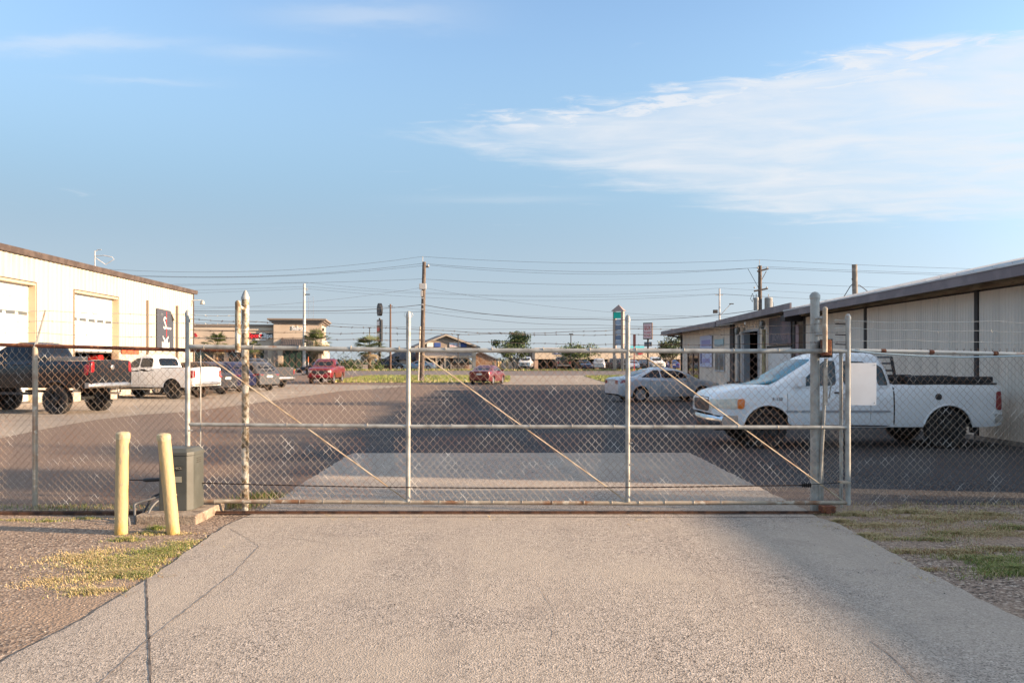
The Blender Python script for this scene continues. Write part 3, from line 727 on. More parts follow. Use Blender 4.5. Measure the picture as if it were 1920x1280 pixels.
def sedan(**k):
    s = dict(L=4.8, W=1.82, sill=.24, arch=.375, rw=.33, wx=(-1.42, 1.38), nose=.2, tail=.12, taper=.7, noser=.12,
        top=[(-2.4, .92), (-2.3, 1.0), (-1.75, 1.06), (-1.2, 1.03), (0, .98), (1.0, .96), (1.6, .90), (2.1, .80), (2.32, .70), (2.4, .62)],
        cab=[(.92, -1.95, 1.35, .86), (1.02, -1.75, 1.12, .845), (1.15, -1.45, .88, .80), (1.28, -1.12, .60, .73), (1.38, -.78, .28, .655), (1.42, -.55, .05, .61)],
        windows=[[(-1.42, 1.04), (-.52, 1.02), (-.55, 1.34), (-.80, 1.345)], [(-.47, 1.02), (.86, 1.0), (.34, 1.31), (-.50, 1.34)]],
        screen=[(-.62, 1.04), (.62, 1.04), (.52, 1.37), (-.52, 1.37)], rearscreen=[(-.6, 1.09), (.6, 1.09), (.5, 1.36), (-.5, 1.36)],
        doors=[(-1.0, -.50, .36, .99), (-.48, .72, .36, .97)], mirror=(.72, 1.04), cbow=.1,
        front=[([(-.55, .42), (.55, .42), (.5, .56), (-.5, .56)], blackpl, 'grille'), ([(.52, .62), (.84, .62), (.80, .74), (.50, .70)], lens, 'headlight')],
        rear=[([(.45, .78), (.84, .76), (.80, .90), (.5, .92)], red_lens, 'tail_light'), ([(-.24, .72), (.24, .72), (.24, .86), (-.24, .86)], plate_m, 'number_plate')],
        sidelights=[([(-2.30, .80), (-2.05, .84), (-2.02, .95), (-2.26, .94)], red_lens, 'tail_light'), ([(1.88, .64), (2.25, .62), (2.12, .72), (1.85, .76)], lens, 'headlight')])
    s.update(k); return s
def suv(**k):
    s = dict(L=4.6, W=1.86, sill=.30, arch=.40, rw=.35, wx=(-1.35, 1.32), nose=.2, tail=.14, taper=.6, noser=.1,
        top=[(-2.3, .98), (-2.2, 1.06), (0, 1.06), (.95, 1.06), (1.5, 1.02), (2.05, .92), (2.25, .78), (2.3, .68)],
        cab=[(1.0, -2.22, 1.35, .88), (1.1, -2.16, 1.12, .865), (1.3, -2.02, .80, .80), (1.5, -1.82, .45, .73), (1.62, -1.66, .2, .67), (1.66, -1.55, .05, .63)],
        windows=[[(-1.95, 1.14), (-1.32, 1.12), (-1.34, 1.52), (-1.70, 1.48)], [(-1.27, 1.12), (-.38, 1.10), (-.40, 1.56), (-1.30, 1.54)], [(-.33, 1.10), (.80, 1.10), (.22, 1.53), (-.36, 1.56)]],
        screen=[(-.66, 1.14), (.66, 1.14), (.54, 1.60), (-.54, 1.60)], rearscreen=[(-.64, 1.16), (.64, 1.16), (.54, 1.54), (-.54, 1.54)],
        doors=[(-1.22, -.38, .42, 1.07), (-.35, .75, .42, 1.07)], mirror=(.66, 1.14),
        front=[([(-.5, .62), (.5, .62), (.5, .80), (-.5, .80)], blackpl, 'grille'), ([(.55, .70), (.86, .72), (.82, .84), (.54, .82)], lens, 'headlight')],
        rear=[([(.48, .92), (.88, .92), (.86, 1.02), (.48, 1.02)], red_lens, 'tail_light'), ([(-.24, .80), (.24, .80), (.24, .93), (-.24, .93)], plate_m, 'number_plate')],
        sidelights=[([(-2.26, .93), (-1.95, .93), (-1.98, 1.03), (-2.24, 1.03)], red_lens, 'tail_light'), ([(1.8, .74), (2.18, .70), (2.1, .82), (1.78, .86)], lens, 'headlight')])
    s.update(k); return s
def pickup(lift=0., cab0=-.75, cab1=None, crew=True, **k):
    z = lift
    s = dict(L=5.8, W=2.0, sill=.46+z, arch=.50, rw=.40+z*.4, wx=(-1.75, 1.85), nose=.16, tail=.03, taper=.5, noser=.07, kick=.03,
        top=[(-2.9, 1.34+z), (-.8, 1.34+z), (.0, 1.30+z), (1.0, 1.30+z), (1.7, 1.28+z), (2.4, 1.22+z), (2.75, 1.14+z), (2.9, 1.0+z)], bed=(-2.82, cab0-.06, .82+z),
        cab=[(1.22+z, cab0, 1.45, .95), (1.36+z, cab0+.02, 1.2, .93), (1.55+z, cab0+.06, .90, .87), (1.78+z, cab0+.16, .55, .79), (1.88+z, cab0+.26, .35, .74), (1.91+z, cab0+.36, .2, .70)],
        windows=([[(cab0+.14, 1.38+z), (.12, 1.36+z), (.12, 1.79+z), (cab0+.24, 1.79+z)], [(.18, 1.36+z), (1.16, 1.36+z), (.58, 1.77+z), (.18, 1.79+z)]]),
        screen=[(-.74, 1.38+z), (.74, 1.38+z), (.62, 1.84+z), (-.62, 1.84+z)], rearscreen=[(-.62, 1.42+z), (.62, 1.42+z), (.58, 1.78+z), (-.58, 1.78+z)],
        doors=[(cab0+.08, .13, .56+z, 1.33+z), (.16, 1.22, .56+z, 1.31+z)] if crew else [(.0, 1.25, .56+z, 1.30+z)], mirror=(1.05, 1.42+z), crad=.2, bow=.06,
        front=[([(-.55, .78+z), (.55, .78+z), (.55, 1.06+z), (-.55, 1.06+z)], blackpl, 'grille'), ([(.60, .86+z), (.90, .86+z), (.88, 1.05+z), (.58, 1.05+z)], lens, 'headlight')],
        rear=[([(.80, .88+z), (.955, .88+z), (.94, 1.22+z), (.80, 1.22+z)], red_lens, 'tail_light')],
        sidelights=[([(-2.89, .88+z), (-2.76, .88+z), (-2.76, 1.22+z), (-2.89, 1.22+z)], red_lens, 'tail_light')],
        bumpers=[(1, .52+z, .74+z, .12, chrome_dull, 'front_bumper'), (-1, .54+z, .74+z, .12, chrome_dull, 'rear_bumper')], rims='truck', handle=blackpl, mirm=blackpl, winset=.15)
    s.update(k); return s
# the white pickup behind the fence on the right
xc = 6.64
f150 = pickup(L=5.56, W=1.96, sill=.42, arch=.47, rw=.385, wx=(-1.72, 1.74), nose=.15, taper=.5, noser=.05, tail=.04,
    top=[(-2.78, 1.21), (-2.7, 1.235), (-.68, 1.235), (-.6, 1.20), (.6, 1.19), (1.35, 1.215), (1.75, 1.205), (2.1, 1.185), (2.45, 1.12), (2.68, 1.05), (2.78, .96)], chin=(2.26, .64),
    bed=(-2.70, -.70, .80),
    cab=[(1.12, -.66, 1.80, .94), (1.20, -.66, 1.66, .935), (1.32, -.65, 1.44, .90), (1.50, -.61, 1.14, .85), (1.70, -.53, .80, .79), (1.77, -.47, .67, .765), (1.805, -.41, .58, .74)], bow=.055, crad=.13,
    windows=[[(-.58, 1.22), (-.38, 1.22), (-.34, 1.66), (-.50, 1.55)], [(.42, 1.21), (1.18, 1.20), (.62, 1.69), (.40, 1.69)]],
    screen=[(-.76, 1.225), (.76, 1.225), (.66, 1.72), (-.66, 1.72)], rearscreen=[(-.62, 1.30), (.62, 1.30), (.55, 1.66), (-.55, 1.66)],
    doors=[(.30, 1.36, .46, 1.17), (-.22, .27, .46, 1.17)], mirror=(1.16, 1.27), glass=glass_grey, wglass=glass_teal,
    trim=(-.62, 1.44, .70, .745, mat('grey_moulding', (.33, .34, .35), .6)), handle=blackpl,
    front=[([(-.60, .70), (.60, .70), (.62, .98), (-.62, .98)], blackpl, 'grille'), ([(.66, .76), (.90, .77), (.90, .95), (.68, .96)], lens, 'headlight')], rear=[],
    sidelights=[([(-2.745, .74), (-2.62, .76), (-2.64, 1.10), (-2.745, 1.11)], red_lens, 'tail_light')],
    sl_off=.02, bumpers=[(1, .42, .645, .30, chrome, 'front_bumper'), (-1, .50, .68, .14, chrome_dull, 'rear_bumper')], rims='steel', mirm=p_white, winset=.16, flr=.022)
truck, ysd, prj, ptc = make_car('pickup_truck', 'white extended cab pickup parked side-on behind the fence beside the right shed', 'pickup truck', (xc, 16.28, 0), PI, f150, p_white, near=True)
for sg in (1, -1):
    ptc('headlight', 'y', sg, [(2.30, .77), (2.68, .78), (2.68, .95), (2.27, .97)], .014, lens, 6, 4)
    ptc('indicator', 'y', sg, [(2.20, .77), (2.33, .77), (2.33, .955), (2.18, .965)], .020, amber, 4, 4)
    ptc('rear_quarter_window', 'y', sg, [(-.28, 1.22), (.28, 1.21), (.28, 1.69), (-.20, 1.67)], .004, glass_grey, 8, 5)
    ptc('cab_gap', 'y', sg, [(-.69, .46), (-.665, .46), (-.655, 1.215), (-.68, 1.215)], .003, under_m, 2, 12)
    ptc('rocker_panel', 'y', sg, [(-.6, .43), (1.25, .43), (1.25, .455), (-.6, .455)], .004, blackpl, 8, 2)
    y = ysd(-1.52, 1.0)
    B().lathe([(.062, 0), (.062, .012), (.05, .014), (.045, .004)], 20, (-1.52, 0, 1.0), 'y').build('fuel_cap', [blackpl], truck, loc=(0, sg*y if sg > 0 else -y-.012, 0), smooth=40)
    ptc('badge', 'y', sg, [(1.44, .93), (1.66, .93), (1.66, .965), (1.44, .965)], .003, p_white, 4, 2)
txt('F-150', .085, blackpl, truck, (1.56, ysd(1.56, .95)+.012, .955), (R(90), 0, PI), 'emblem', .003)
rk = B()
for y in (-.80, .80): rk.tube([(-.79, y, 1.235), (-.70, y, 1.76)], .032, 6)
for z in (1.36, 1.50, 1.64, 1.76): rk.tube([(-.785+(z-1.235)*.17, -.8, z), (-.785+(z-1.235)*.17, .8, z)], .02, 6)
rk.build('headache_rack', blackpl, truck, smooth=60)
bx_ = B()
for sg in (1, -1):
    bx_.box(-2.68, -.98, sg*.86-.05, sg*.86+.05, 1.236, 1.265); 
bx_.build('bed_rail_cap', blackpl, truck, bevel=.008)
for (a, c, h) in ((-1.85, -1.0, 1.40), (-2.62, -1.9, 1.385)):
    for sg in (1, -1): B().box(a, c, sg*.80-.10, sg*.80+.09, 1.268, h).build('side_tool_box', blackpl, truck, bevel=.02)
h_ = B(); h_.box(-2.95, -2.75, -.05, .05, .40, .47); h_.box(-2.90, -2.70, -.6, .6, .44, .49); h_.box(-2.80, -2.76, -.72, -.69, .30, .46)
h_.build('tow_hitch', under_m, truck)
fd = B(); fd.box(2.45, 2.72, -.75, .75, .34, .45); fd.build('front_valance', blackpl, truck, bevel=.03)
for sg in (1, -1): 
    B().box(-2.30, -2.27, sg*.80-.12, sg*.80+.12, .30, .62).build('mud_flap', black_rub, truck)
# silver saloon
camry = make_car('sedan', 'silver sedan parked broadside in the shade in front of the office shed', 'car', (6.55, 34.6, 0), R(14), sedan(L=4.8, W=1.82), p_silver, near=True)[0]
def row(name, label, cat, tail_px, D, spec, paintm, hd=157, side=.0):
    h = R(hd); L_ = spec['L']
    X = PX(tail_px, D); cx = X+math.cos(h)*L_/2-math.sin(h)*side; cy = D+math.sin(h)*L_/2+math.cos(h)*side
    return make_car(name, label, cat, (cx, cy, gz(D)), h, spec, paintm, near=D < 42)
# tall black pickup: left rear wheel at (-14.3, 25.5)
h = R(168); hv = Vector((math.cos(h), math.sin(h))); nv = Vector((-hv.y, hv.x))
bl = pickup(lift=.38, cab0=-.85, L=5.9, W=2.06, rw=.47, arch=.60, rims='truckb', wscale=1.05, winset=.10, wx=(-1.70, 1.95), flare=True, flr=.045, flarem=blackpl,
    rear=[([(.80, .98+.38), (1.00, .96+.38), (.96, 1.30+.38), (.80, 1.32+.38)], red_lens, 'tail_light')], bumpers=[(-1, .84, 1.02, .14, chrome_dull, 'rear_bumper'), (1, .9, 1.1, .1, blackpl, 'front_bumper')])
near_w = Vector((-14.6, 25.7)); cc = near_w+hv*1.70-nv*(-1)*0 
cc = near_w + hv*1.70 - nv*.93
btr, by, bp, bpt = make_car('pickup_truck', 'black lifted pickup with oversized tyres, nearest in the left row', 'pickup truck', (cc.x, cc.y, 0), h, bl, p_black, near=True)
part_box('bed_tool_box', -1.35, -.95, -.85, .85, 1.60, 1.86, p_dgrey, btr, bevel=.02)
for sg in (1, -1): part_box('mud_flap', -2.36, -2.33, sg*.85-.16, sg*.85+.16, .42, .80, mat('pale_mud_flap', (.45, .38, .30), .8), btr)
hb = B(); hb.box(-3.25, -2.9, -.05, .05, .62, .70); hb.tube([(-3.2, 0, .68), (-3.2, 0, .78)], .03, 8); hb.build('tow_hitch', chrome_dull, btr)
for sg in (1, -1): part_box('side_step', -.8, 1.3, sg*1.015-.065, sg*1.015+.065, .62, .70, blackpl, btr)
B().lathe([(.09, -2.945), (.09, -2.99), (.05, -3.0)], 7, (0, 0, 1.50), 'x').build('emblem', chrome_dull, btr)
h = R(161); hv = Vector((math.cos(h), math.sin(h))); nv = Vector((-hv.y, hv.x))
wn = Vector((-15.45, 36.5)); cc = wn+hv*1.72-nv*.85
wtr, wy, wp, wpt = make_car('pickup_truck', 'white crew cab pickup with black window glass, second vehicle in the left row', 'pickup truck', (cc.x, cc.y, 0), h,
    pickup(lift=.08, cab0=-.75, rims='truckb', rw=.44, arch=.53, bumpers=[(-1, .60, .80, .12, chrome_dull, 'rear_bumper'), (1, .6, .8, .1, chrome_dull, 'front_bumper')]), p_white, near=True)
for sg in (1, -1): part_box('side_step', -.8, 1.3, sg*1.0-.07, sg*1.0+.07, .42, .47, chrome_dull, wtr)
row('suv', 'charcoal suv with tinted glass between the white pickup and the blue suv', 'suv', 428, 41.0, suv(L=4.7), p_dgrey, 163)
row('suv', 'deep blue suv in the middle of the left row', 'suv', 463, 43.8, suv(L=4.8, W=1.92), p_blue, 160)
row('suv', 'dark grey suv with rounded back between the blue suv and the grey pickup', 'suv', 506, 46.6, suv(), p_grey, 150)
row('pickup_truck', 'graphite grey pickup at the far end of the left row', 'pickup truck', 533, 52.5, pickup(), p_dgrey, 150)
make_car('pickup_truck', 'maroon crew cab pickup facing the camera at the end of the lot', 'pickup truck', (PX(612, 64.5), 64.6, gz(65)), R(-88), pickup(L=5.6, W=1.98, front=[([(-.6, .74), (.6, .74), (.6, 1.08), (-.6, 1.08)], blackpl, 'grille'), ([(.62, .86), (.92, .86), (.90, 1.06), (.60, 1.06)], lens, 'headlight'), ([(-.2, .58), (.2, .58), (.2, .70), (-.2, .70)], plate_m, 'number_plate')], bumpers=[(1, .44, .70, .14, p_red, 'front_bumper')]), p_red)
make_car('sedan', 'maroon sedan seen from behind, leaving by the grass verge', 'car', (PX(914, 62), 62.6, gz(62.5)), R(76), sedan(L=4.7), p_red2)
# small vehicles across the highway
cars_far = [
    ('pickup_truck', 'white pickup parked by the left end of the strip mall', 986, 121, pickup, p_white, -95),
    ('pickup_truck', 'dark grey pickup backed up to the strip mall under its blue sign', 1052, 121, pickup, p_dgrey, 95),
    ('sedan', 'small deep blue car right of the low green tree at the strip mall', 1094, 119, sedan, p_blue, -80),
    ('suv', 'silver suv parked left of the tower sign at the strip mall', 1124, 119.5, suv, p_silver, 82),
    ('suv', 'graphite suv half hidden behind the tower sign columns', 1150, 120.5, suv, p_dgrey, 90),
    ('suv', 'black suv just right of the tower sign columns', 1166, 121, suv, p_black, 90),
    ('sedan', 'pale silver sedan left of the red striped sign post at the strip mall', 1186, 119, sedan, p_silver, -92),
    ('sedan', 'dark grey sedan between the square sign post and the white pickup', 1206, 121, sedan, p_grey, 85),
    ('pickup_truck', 'white pickup parked near the right end of the strip mall', 1229, 118, pickup, p_white, -90),
    ('sedan', 'blue sedan with red tail lights beside the right shed corner', 1259, 119, sedan, paint('mid_blue_car_paint', (.03, .05, .2), .3, .3), 88),
    ('sedan', 'pale blue car parked left of the gabled shop', 788, 117, sedan, paint('pale_blue_car_paint', (.20, .30, .40), .3, .3), 170),
    ('suv', 'black suv parked by the dark roofed building left of the wooden pole', 731, 118, suv, p_black, 10)]
for nm, lb, px, D, fn, pm, hd in cars_far:
    make_car(nm, lb, 'car' if nm == 'sedan' else ('suv' if nm == 'suv' else 'pickup truck'), (PX(px, D), D, gz(D)), R(hd), fn(), pm, group='vehicles parked across the highway')
make_car('sedan', 'dark car by the door of the left store behind the maroon pickup', 'car', (PX(598, 90), 89.8, gz(90)), R(178), sedan(), p_black)
# ------------------------------------------------------------------ sheds
cream = mat('cream_metal_cladding', (.46, .405, .33), .55, c2=(.395, .34, .27), scale=1.5, lo=.45, hi=.7, stretch=(1, 1, .25))
cream_t = mat('cream_trim', (.50, .40, .26), .55)
brown_t = mat('brown_metal_trim', (.072, .052, .042), .5, c2=(.105, .078, .064), scale=3)
white_d = mat('white_door_paint', (.66, .65, .62), .5, c2=(.58, .56, .52), scale=2, lo=.5, hi=.8)
grey_clad = mat('faded_beige_cladding', (.74, .64, .53), .6, c2=(.62, .54, .45), scale=2.2, lo=.42, hi=.68, stretch=(1, 1, .2), c3=(.42, .35, .28), s3=5, lo3=.66, hi3=.75)
plum_t = mat('faded_brown_fascia', (.15, .12, .13), .5, c2=(.20, .165, .17), scale=2)
wood_b = mat('weathered_header_beam', (.42, .33, .21), .8, c2=(.26, .19, .12), scale=3, stretch=(4, .5, 4), c3=(.13, .10, .07), s3=7, lo3=.62, hi3=.7)
dark_t = mat('dark_steel_post', (.04, .033, .03), .7)
roof_w = mat('galvanised_roofing', (.52, .53, .54), .4, .3, c2=(.42, .42, .43), scale=2)
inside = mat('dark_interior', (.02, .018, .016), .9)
slab_m = mat('shed_slab', (.26, .23, .20), .9, c2=(.18, .16, .14), scale=4)
SHEETS = {}
def rib_sheet(w, h, pitch, dep, m, key):
    """one ribbed cladding sheet: runs along +y, stands in the plane x=0, ribs towards +x"""
    k = (round(w, 3), round(h, 3), key)
    if k in SHEETS: return SHEETS[k]
    pts = [(0, 0)]; n = max(1, round(w/pitch)); p = w/n; a = p*.18; g = .003
    for i in range(n):
        c = (i+.5)*p
        pts += [(c-a*1.4, 0), (c-a*.7, dep), (c+a*.7, dep), (c+a*1.4, 0)]
    pts.append((w-g, 0)); pts[0] = (g, 0)
    b = B()
    for y, x in pts: b.v += [(x, y, 0), (x, y, h)]
    N = len(b.v)
    for y, x in pts: b.v += [(x-.012, y, 0), (x-.012, y, h)]
    for i in range(len(pts)-1):
        b.f.append((2*i, 2*i+2, 2*i+3, 2*i+1)); b.m.append(0); b.f.append((N+2*i, N+2*i+1, N+2*i+3, N+2*i+2)); b.m.append(0)
    for i in (0, len(pts)-1): b.f.append((2*i, 2*i+1, N+2*i+1, N+2*i)); b.m.append(0)
    for i in range(len(pts)-1):
        b.f.append((2*i+1, 2*i+3, N+2*i+3, N+2*i+1)); b.m.append(0); b.f.append((2*i, 2*i+2, N+2*i+2, N+2*i)); b.m.append(0)
    SHEETS[k] = b.mesh('wall_panel', m); return SHEETS[k]
def clad(parent, x, y0, y1, z0, z1, sgn, m, pitch, dep, key, w=.914):
    """cladding sheets on the wall x=const from y0 to y1, facing sgn*x"""
    n = max(1, round((y1-y0)/w)); ww = (y1-y0)/n
    me = rib_sheet(ww, z1-z0, pitch, dep, m, key)
    for i in range(n):
        if sgn > 0: link('wall_panel', me, parent, (x, y0+i*ww, z0))
        else: link('wall_panel', me, parent, (x, y0+(i+1)*ww, z0), PI)
def bY(px, xw, c=math.cos(YAW), s=math.sin(YAW)):
    """distance along a shed wall (shed frame) that shows in photo column px"""
    t = (px-960)/F; Y = xw/(t*c+s); return -t*Y*s+Y*c, Y
def bZ(py, Y): return EYE+(HZ-py)*Y/F
# ---- left shed: cream cladding, roller doors.  local frame: origin at (XL,YL) in shed frame
XL = -18.6; YL0, YL1 = 27.6, bY(362, XL)[0]
ox, oy = BL(XL, YL0)
shedL = thing('metal_shed', 'cream metal workshop with brown gutter and tall white roller doors on the left', 'building', (ox, oy, 0), YAW)
HL = 6.0
def yl(px): return bY(px, XL)[0]-YL0
LEN = YL1-YL0
d2a, d2b = yl(139), yl(220); d1b = yl(65); d1a = d1b-(d2b-d2a); DH = 4.88
part_box('floor_slab', -16, .25, -.1, LEN+.1, -.02, .03, slab_m, shedL)
clad(shedL, 0, 0, d1a, .03, HL, 1, cream, .30, .028, 'cream')
clad(shedL, 0, d1b, d2a, .03, HL, 1, cream, .30, .028, 'cream')
clad(shedL, 0, d2b, LEN, .03, HL, 1, cream, .30, .028, 'cream')
for a, c in ((d1a, d1b), (d2a, d2b)):
    clad(shedL, 0, a, c, DH, HL, 1, cream, .30, .028, 'cream')
    part_box('door_header', -.28, .034, a, c, DH-.10, DH, cream_t, shedL)
    part_box('door_jamb', -.28, .034, a-.06, a, .03, DH, cream_t, shedL); part_box('door_jamb', -.28, .034, c, c+.06, .03, DH, cream_t, shedL)
    part_box('door_edge_trim', .030, .045, c+.045, c+.075, .03, DH+.03, brown_t, shedL); part_box('door_edge_trim', .030, .045, a-.075, a-.045, .03, DH+.03, brown_t, shedL)
    part_box('door_edge_trim', .034, .05, a-.05, c+.05, DH-.0, DH+.04, brown_t, shedL)
def roller(a, c, bottom):
    dr = empty('roller_door', shedL, (-.26, a, 0)); n = 8; ph = (DH-.1-.03)/n
    for i in range(n):
        z0 = bottom+i*ph
        if z0 > DH-.12: break
        pb = part_box('door_panel', -.03, .012, .01, c-a-.01, z0+.008, min(z0+ph-.008, DH-.08), white_d, dr, bevel=.006)
    wz = 3.62
    for k in range(5):
        y = (c-a)*(k+.5)/5; part_box('pane', .008, .02, y-.30, y+.30, wz-.06, wz+.08, mat('dull_door_glass', (.10, .11, .11), .2), dr)
    part_box('bottom_bar', -.035, .02, .01, c-a-.01, bottom-.06, bottom+.005, mat('door_bottom_seal', (.12, .11, .10), .7), dr)
roller(d1a, d1b, .10); roller(d2a, d2b, 2.18)
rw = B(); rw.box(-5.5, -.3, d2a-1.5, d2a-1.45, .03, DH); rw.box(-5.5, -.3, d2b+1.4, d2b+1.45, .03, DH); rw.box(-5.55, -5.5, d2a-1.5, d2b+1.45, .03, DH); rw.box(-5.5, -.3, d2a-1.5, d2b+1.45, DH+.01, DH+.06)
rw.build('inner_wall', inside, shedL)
part_box('back_wall', -16, -15.9, 0, LEN, .03, 5.4, cream, shedL)
part_box('end_wall', -15.9, -.02, LEN-.06, LEN, .03, 5.9, cream, shedL)
part_box('end_wall', -15.9, -.02, 0, .06, .03, 5.9, cream, shedL)
B().prism([(-16.2, 5.55), (-8, 6.7), (.16, HL+.02), (.16, HL+.10), (-8, 6.8), (-16.2, 5.65)], -.3, LEN+.3, 'y').build('roof', roof_w, shedL)
gt = B().prism([(.03, HL-.10), (.16, HL-.10), (.19, HL+.13), (.03, HL+.13)], -.3, LEN+.32, 'y'); gt.build('gutter', brown_t, shedL, bevel=.01)
part_box('corner_trim', -.06, .045, LEN-.05, LEN+.06, .03, HL-.10, brown_t, shedL)
for px in (274, 330):
    y = yl(px); zt_ = bZ(563 if px == 274 else 573, bY(px, XL)[1]); t = B().box(.03, .13, y-.06, y+.06, .05, zt_); t.build('downpipe', mat('downpipe_tan', (.25, .19, .14), .5), shedL)
poy0, poy1 = yl(292), yl(323)
po = B(); po.prism([(poy0, 2.38), (poy1, 2.38), (poy1, 4.10), (poy1-.45, 4.62), (poy0, 4.66)], .05, .075, 'x')
pst = po.build('banner', mat('charcoal_banner', (.055, .06, .075), .6), shedL)
B().add([(.08, poy1, 4.10), (.08, poy1-.45, 4.62), (.22, poy1-.15, 4.05)], [(0, 1, 2)]).build('banner_flap', mat('banner_back', (.02, .02, .02), .7), pst)
pc = (poy0+poy1)/2
part_box('banner_stripe', .076, .082, pc+.10, pc+.17, 3.10, 4.55, mat('banner_red', (.40, .02, .02), .6), pst)
bw = mat('banner_white', (.75, .73, .70), .6)
txt('S', 1.0, bw, pst, (.084, pc-.10, 3.85), (R(90), 0, R(90)), 'lettering', .003)
part_box('banner_dash', .083, .088, pc+.14, pc+.75, 3.56, 3.66, bw, pst)
for a in (-35, 35): B().cb((.08, pc, 2.86), (.006, .95, .09), rot=Matrix.Rotation(R(a), 3, 'X')).build('banner_crossed_bar', bw, pst)
cr_ = B(); cr_.prism([(pc-.5, 2.5), (pc+.5, 2.5), (pc+.5, 2.85), (pc+.3, 2.70), (pc+.2, 2.98), (pc, 2.74), (pc-.2, 2.98), (pc-.3, 2.70), (pc-.5, 2.85)], .082, .087, 'x'); cr_.build('banner_emblem', bw, pst)
part_box('hanging_sign', .05, .08, yl(226), yl(258), 2.10, 2.40, mat('orange_red_sign', (.55, .10, .04), .6), shedL)
lf = B(); lf.tube([(.0, LEN-.35, 5.05), (.12, LEN-.30, 5.50), (.45, LEN+.15, 5.55)], .025, 6); lf.lathe([(.05, 5.55), (.12, 5.45), (.15, 5.30), (.12, 5.28)], 12, (.5, LEN+.22, 0)); lf.build('wall_lamp', galv, shedL)
# things standing inside the open bay
rc = thing('tool_cabinet', 'bright red cabinet just inside the half open roller door', 'cabinet', (*BL(XL-.9, YL0+d2b-.40), .03), YAW)
b_ = B(); b_.box(-.3, .3, -.22, .22, .1, 2.0); b_.build('cabinet_body', mat('cabinet_red', (.50, .02, .02), .4), rc, bevel=.02)
for k in range(6): part_box('drawer', .302, .32, -.19, .19, .2+k*.29, .45+k*.29, MATS['cabinet_red'], rc)
for k, (yy, zz) in enumerate(((d2a+1.3, 1.86), (d2a+2.3, 1.80))):
    cn = thing('traffic_cone', ('orange cone standing on the bench, nearer the camera, in the open bay' if k == 0 else 'orange cone standing on the bench, farther in, in the open bay'), 'cone', (*BL(XL-1.0, YL0+yy), zz-.35), YAW)
    B().lathe([(.16, .02), (.03, .45), (.0, .46)], 12).build('cone_body', mat('cone_orange', (.75, .22, .03), .5), cn, smooth=40); part_box('cone_base', -.2, .2, -.2, .2, 0, .02, MATS['cone_orange'], cn)
bn = thing('workbench', 'dark workbench holding orange cones inside the open bay', 'workbench', (*BL(XL-1.0, YL0+d2a+1.8), .03), YAW)
part_box('bench_top', -.4, .4, -1.1, 1.1, 1.38, 1.42, dark_t, bn)
for a in (-.35, .35):
    for c in (-1.0, 1.0): part_box('leg', a-.03, a+.03, c-.03, c+.03, 0, 1.38, dark_t, bn)
# ---- right shed (near): sliding panel walls
XF, XW = 9.70, 10.35
ya0, ya1 = 9.3, bY(1471, XF)[0]
oxA, oyA = BL(XW, ya0)
shedA = thing('metal_shed', 'long low beige shed with deep brown fascia filling the right edge', 'building', (oxA, oyA, 0), YAW)
def ya(px, x=XW): return bY(px, x)[0]-ya0
LA = ya1-ya0; fx = XF-XW
posts = [ya(1832), ya(1623), ya(1509)]
edges = [0, posts[0]-5.1 if posts[0] > 5.3 else .02, posts[0], posts[1], posts[2], LA-.1]
edges = [e for i, e in enumerate(edges) if i == 0 or e > edges[i-1]+.3]
part_box('footing', -.03, .15, 0, LA, -.05, .10, slab_m, shedA)
for a, c in zip(edges, edges[1:]):
    clad(shedA, -.0, a+.07, c-.07, .10, 3.16, -1, grey_clad, .10, .008, 'grey', .762)
    part_box('door_post', -.03, .10, c-.06, c+.06, .0, 3.30, dark_t, shedA)
part_box('track_beam', -.10, .12, 0, LA, 3.20, 3.42, wood_b, shedA)
part_box('backing_frame', .03, .10, .02, LA, .1, 3.20, dark_t, shedA)
part_box('soffit', fx+.03, -.10, -.3, LA, 3.40, 3.43, mat('soffit_board', (.20, .16, .12), .8), shedA)
fa = B(); fa.v = [(fx-.03, -.3, 3.29), (fx+.03, -.3, 3.29), (fx+.03, LA, 3.17), (fx-.03, LA, 3.17), (fx-.03, -.3, 3.53), (fx+.03, -.3, 3.53), (fx+.03, LA, 3.39), (fx-.03, LA, 3.39)]
fa.f = [(0, 3, 2, 1), (4, 5, 6, 7), (0, 1, 5, 4), (1, 2, 6, 5), (2, 3, 7, 6), (3, 0, 4, 7)]; fa.m = [0]*6; fa.build('fascia', plum_t, shedA)
rs = (17.0-XF); 
rb = B(); rb.prism([(fx-.05, 3.535), (fx+rs, 5.12), (fx+2*rs, 3.535), (fx+2*rs, 3.50), (fx+rs, 5.08), (fx-.05, 3.50)], -.3, LA+.02, 'y'); rb.v = [(x, y, z-.14*(y+.3)/(LA+.3)) for x, y, z in rb.v]; rb.build('roof', roof_w, shedA)
sm_ = B()
for k in range(int(LA/.6)): y = k*.6; zz = -.14*(y+.3)/(LA+.3); sm_.box(0, rs*1.026, y-.012, y+.012, zz, zz+.03)
o = sm_.build('roof_seam', roof_w, shedA, kind='stuff'); o.location = (fx-.03, 0, 3.545); o.rotation_euler = (0, -math.atan(1.585/7.3), 0)
B().prism([(.02, .1), (.02, 3.42), (rs-.65, 4.95), (2*rs-1.4, 3.42), (2*rs-1.4, .1)], LA-.06, LA-.02, 'y').build('gable_wall', grey_clad, shedA)
B().prism([(.02, .1), (.02, 3.42), (rs-.65, 4.95), (2*rs-1.4, 3.42), (2*rs-1.4, .1)], .0, .04, 'y').build('gable_wall', grey_clad, shedA)
part_box('back_wall', 2*rs-1.45, 2*rs-1.4, .05, LA-.07, .1, 3.42, grey_clad, shedA)
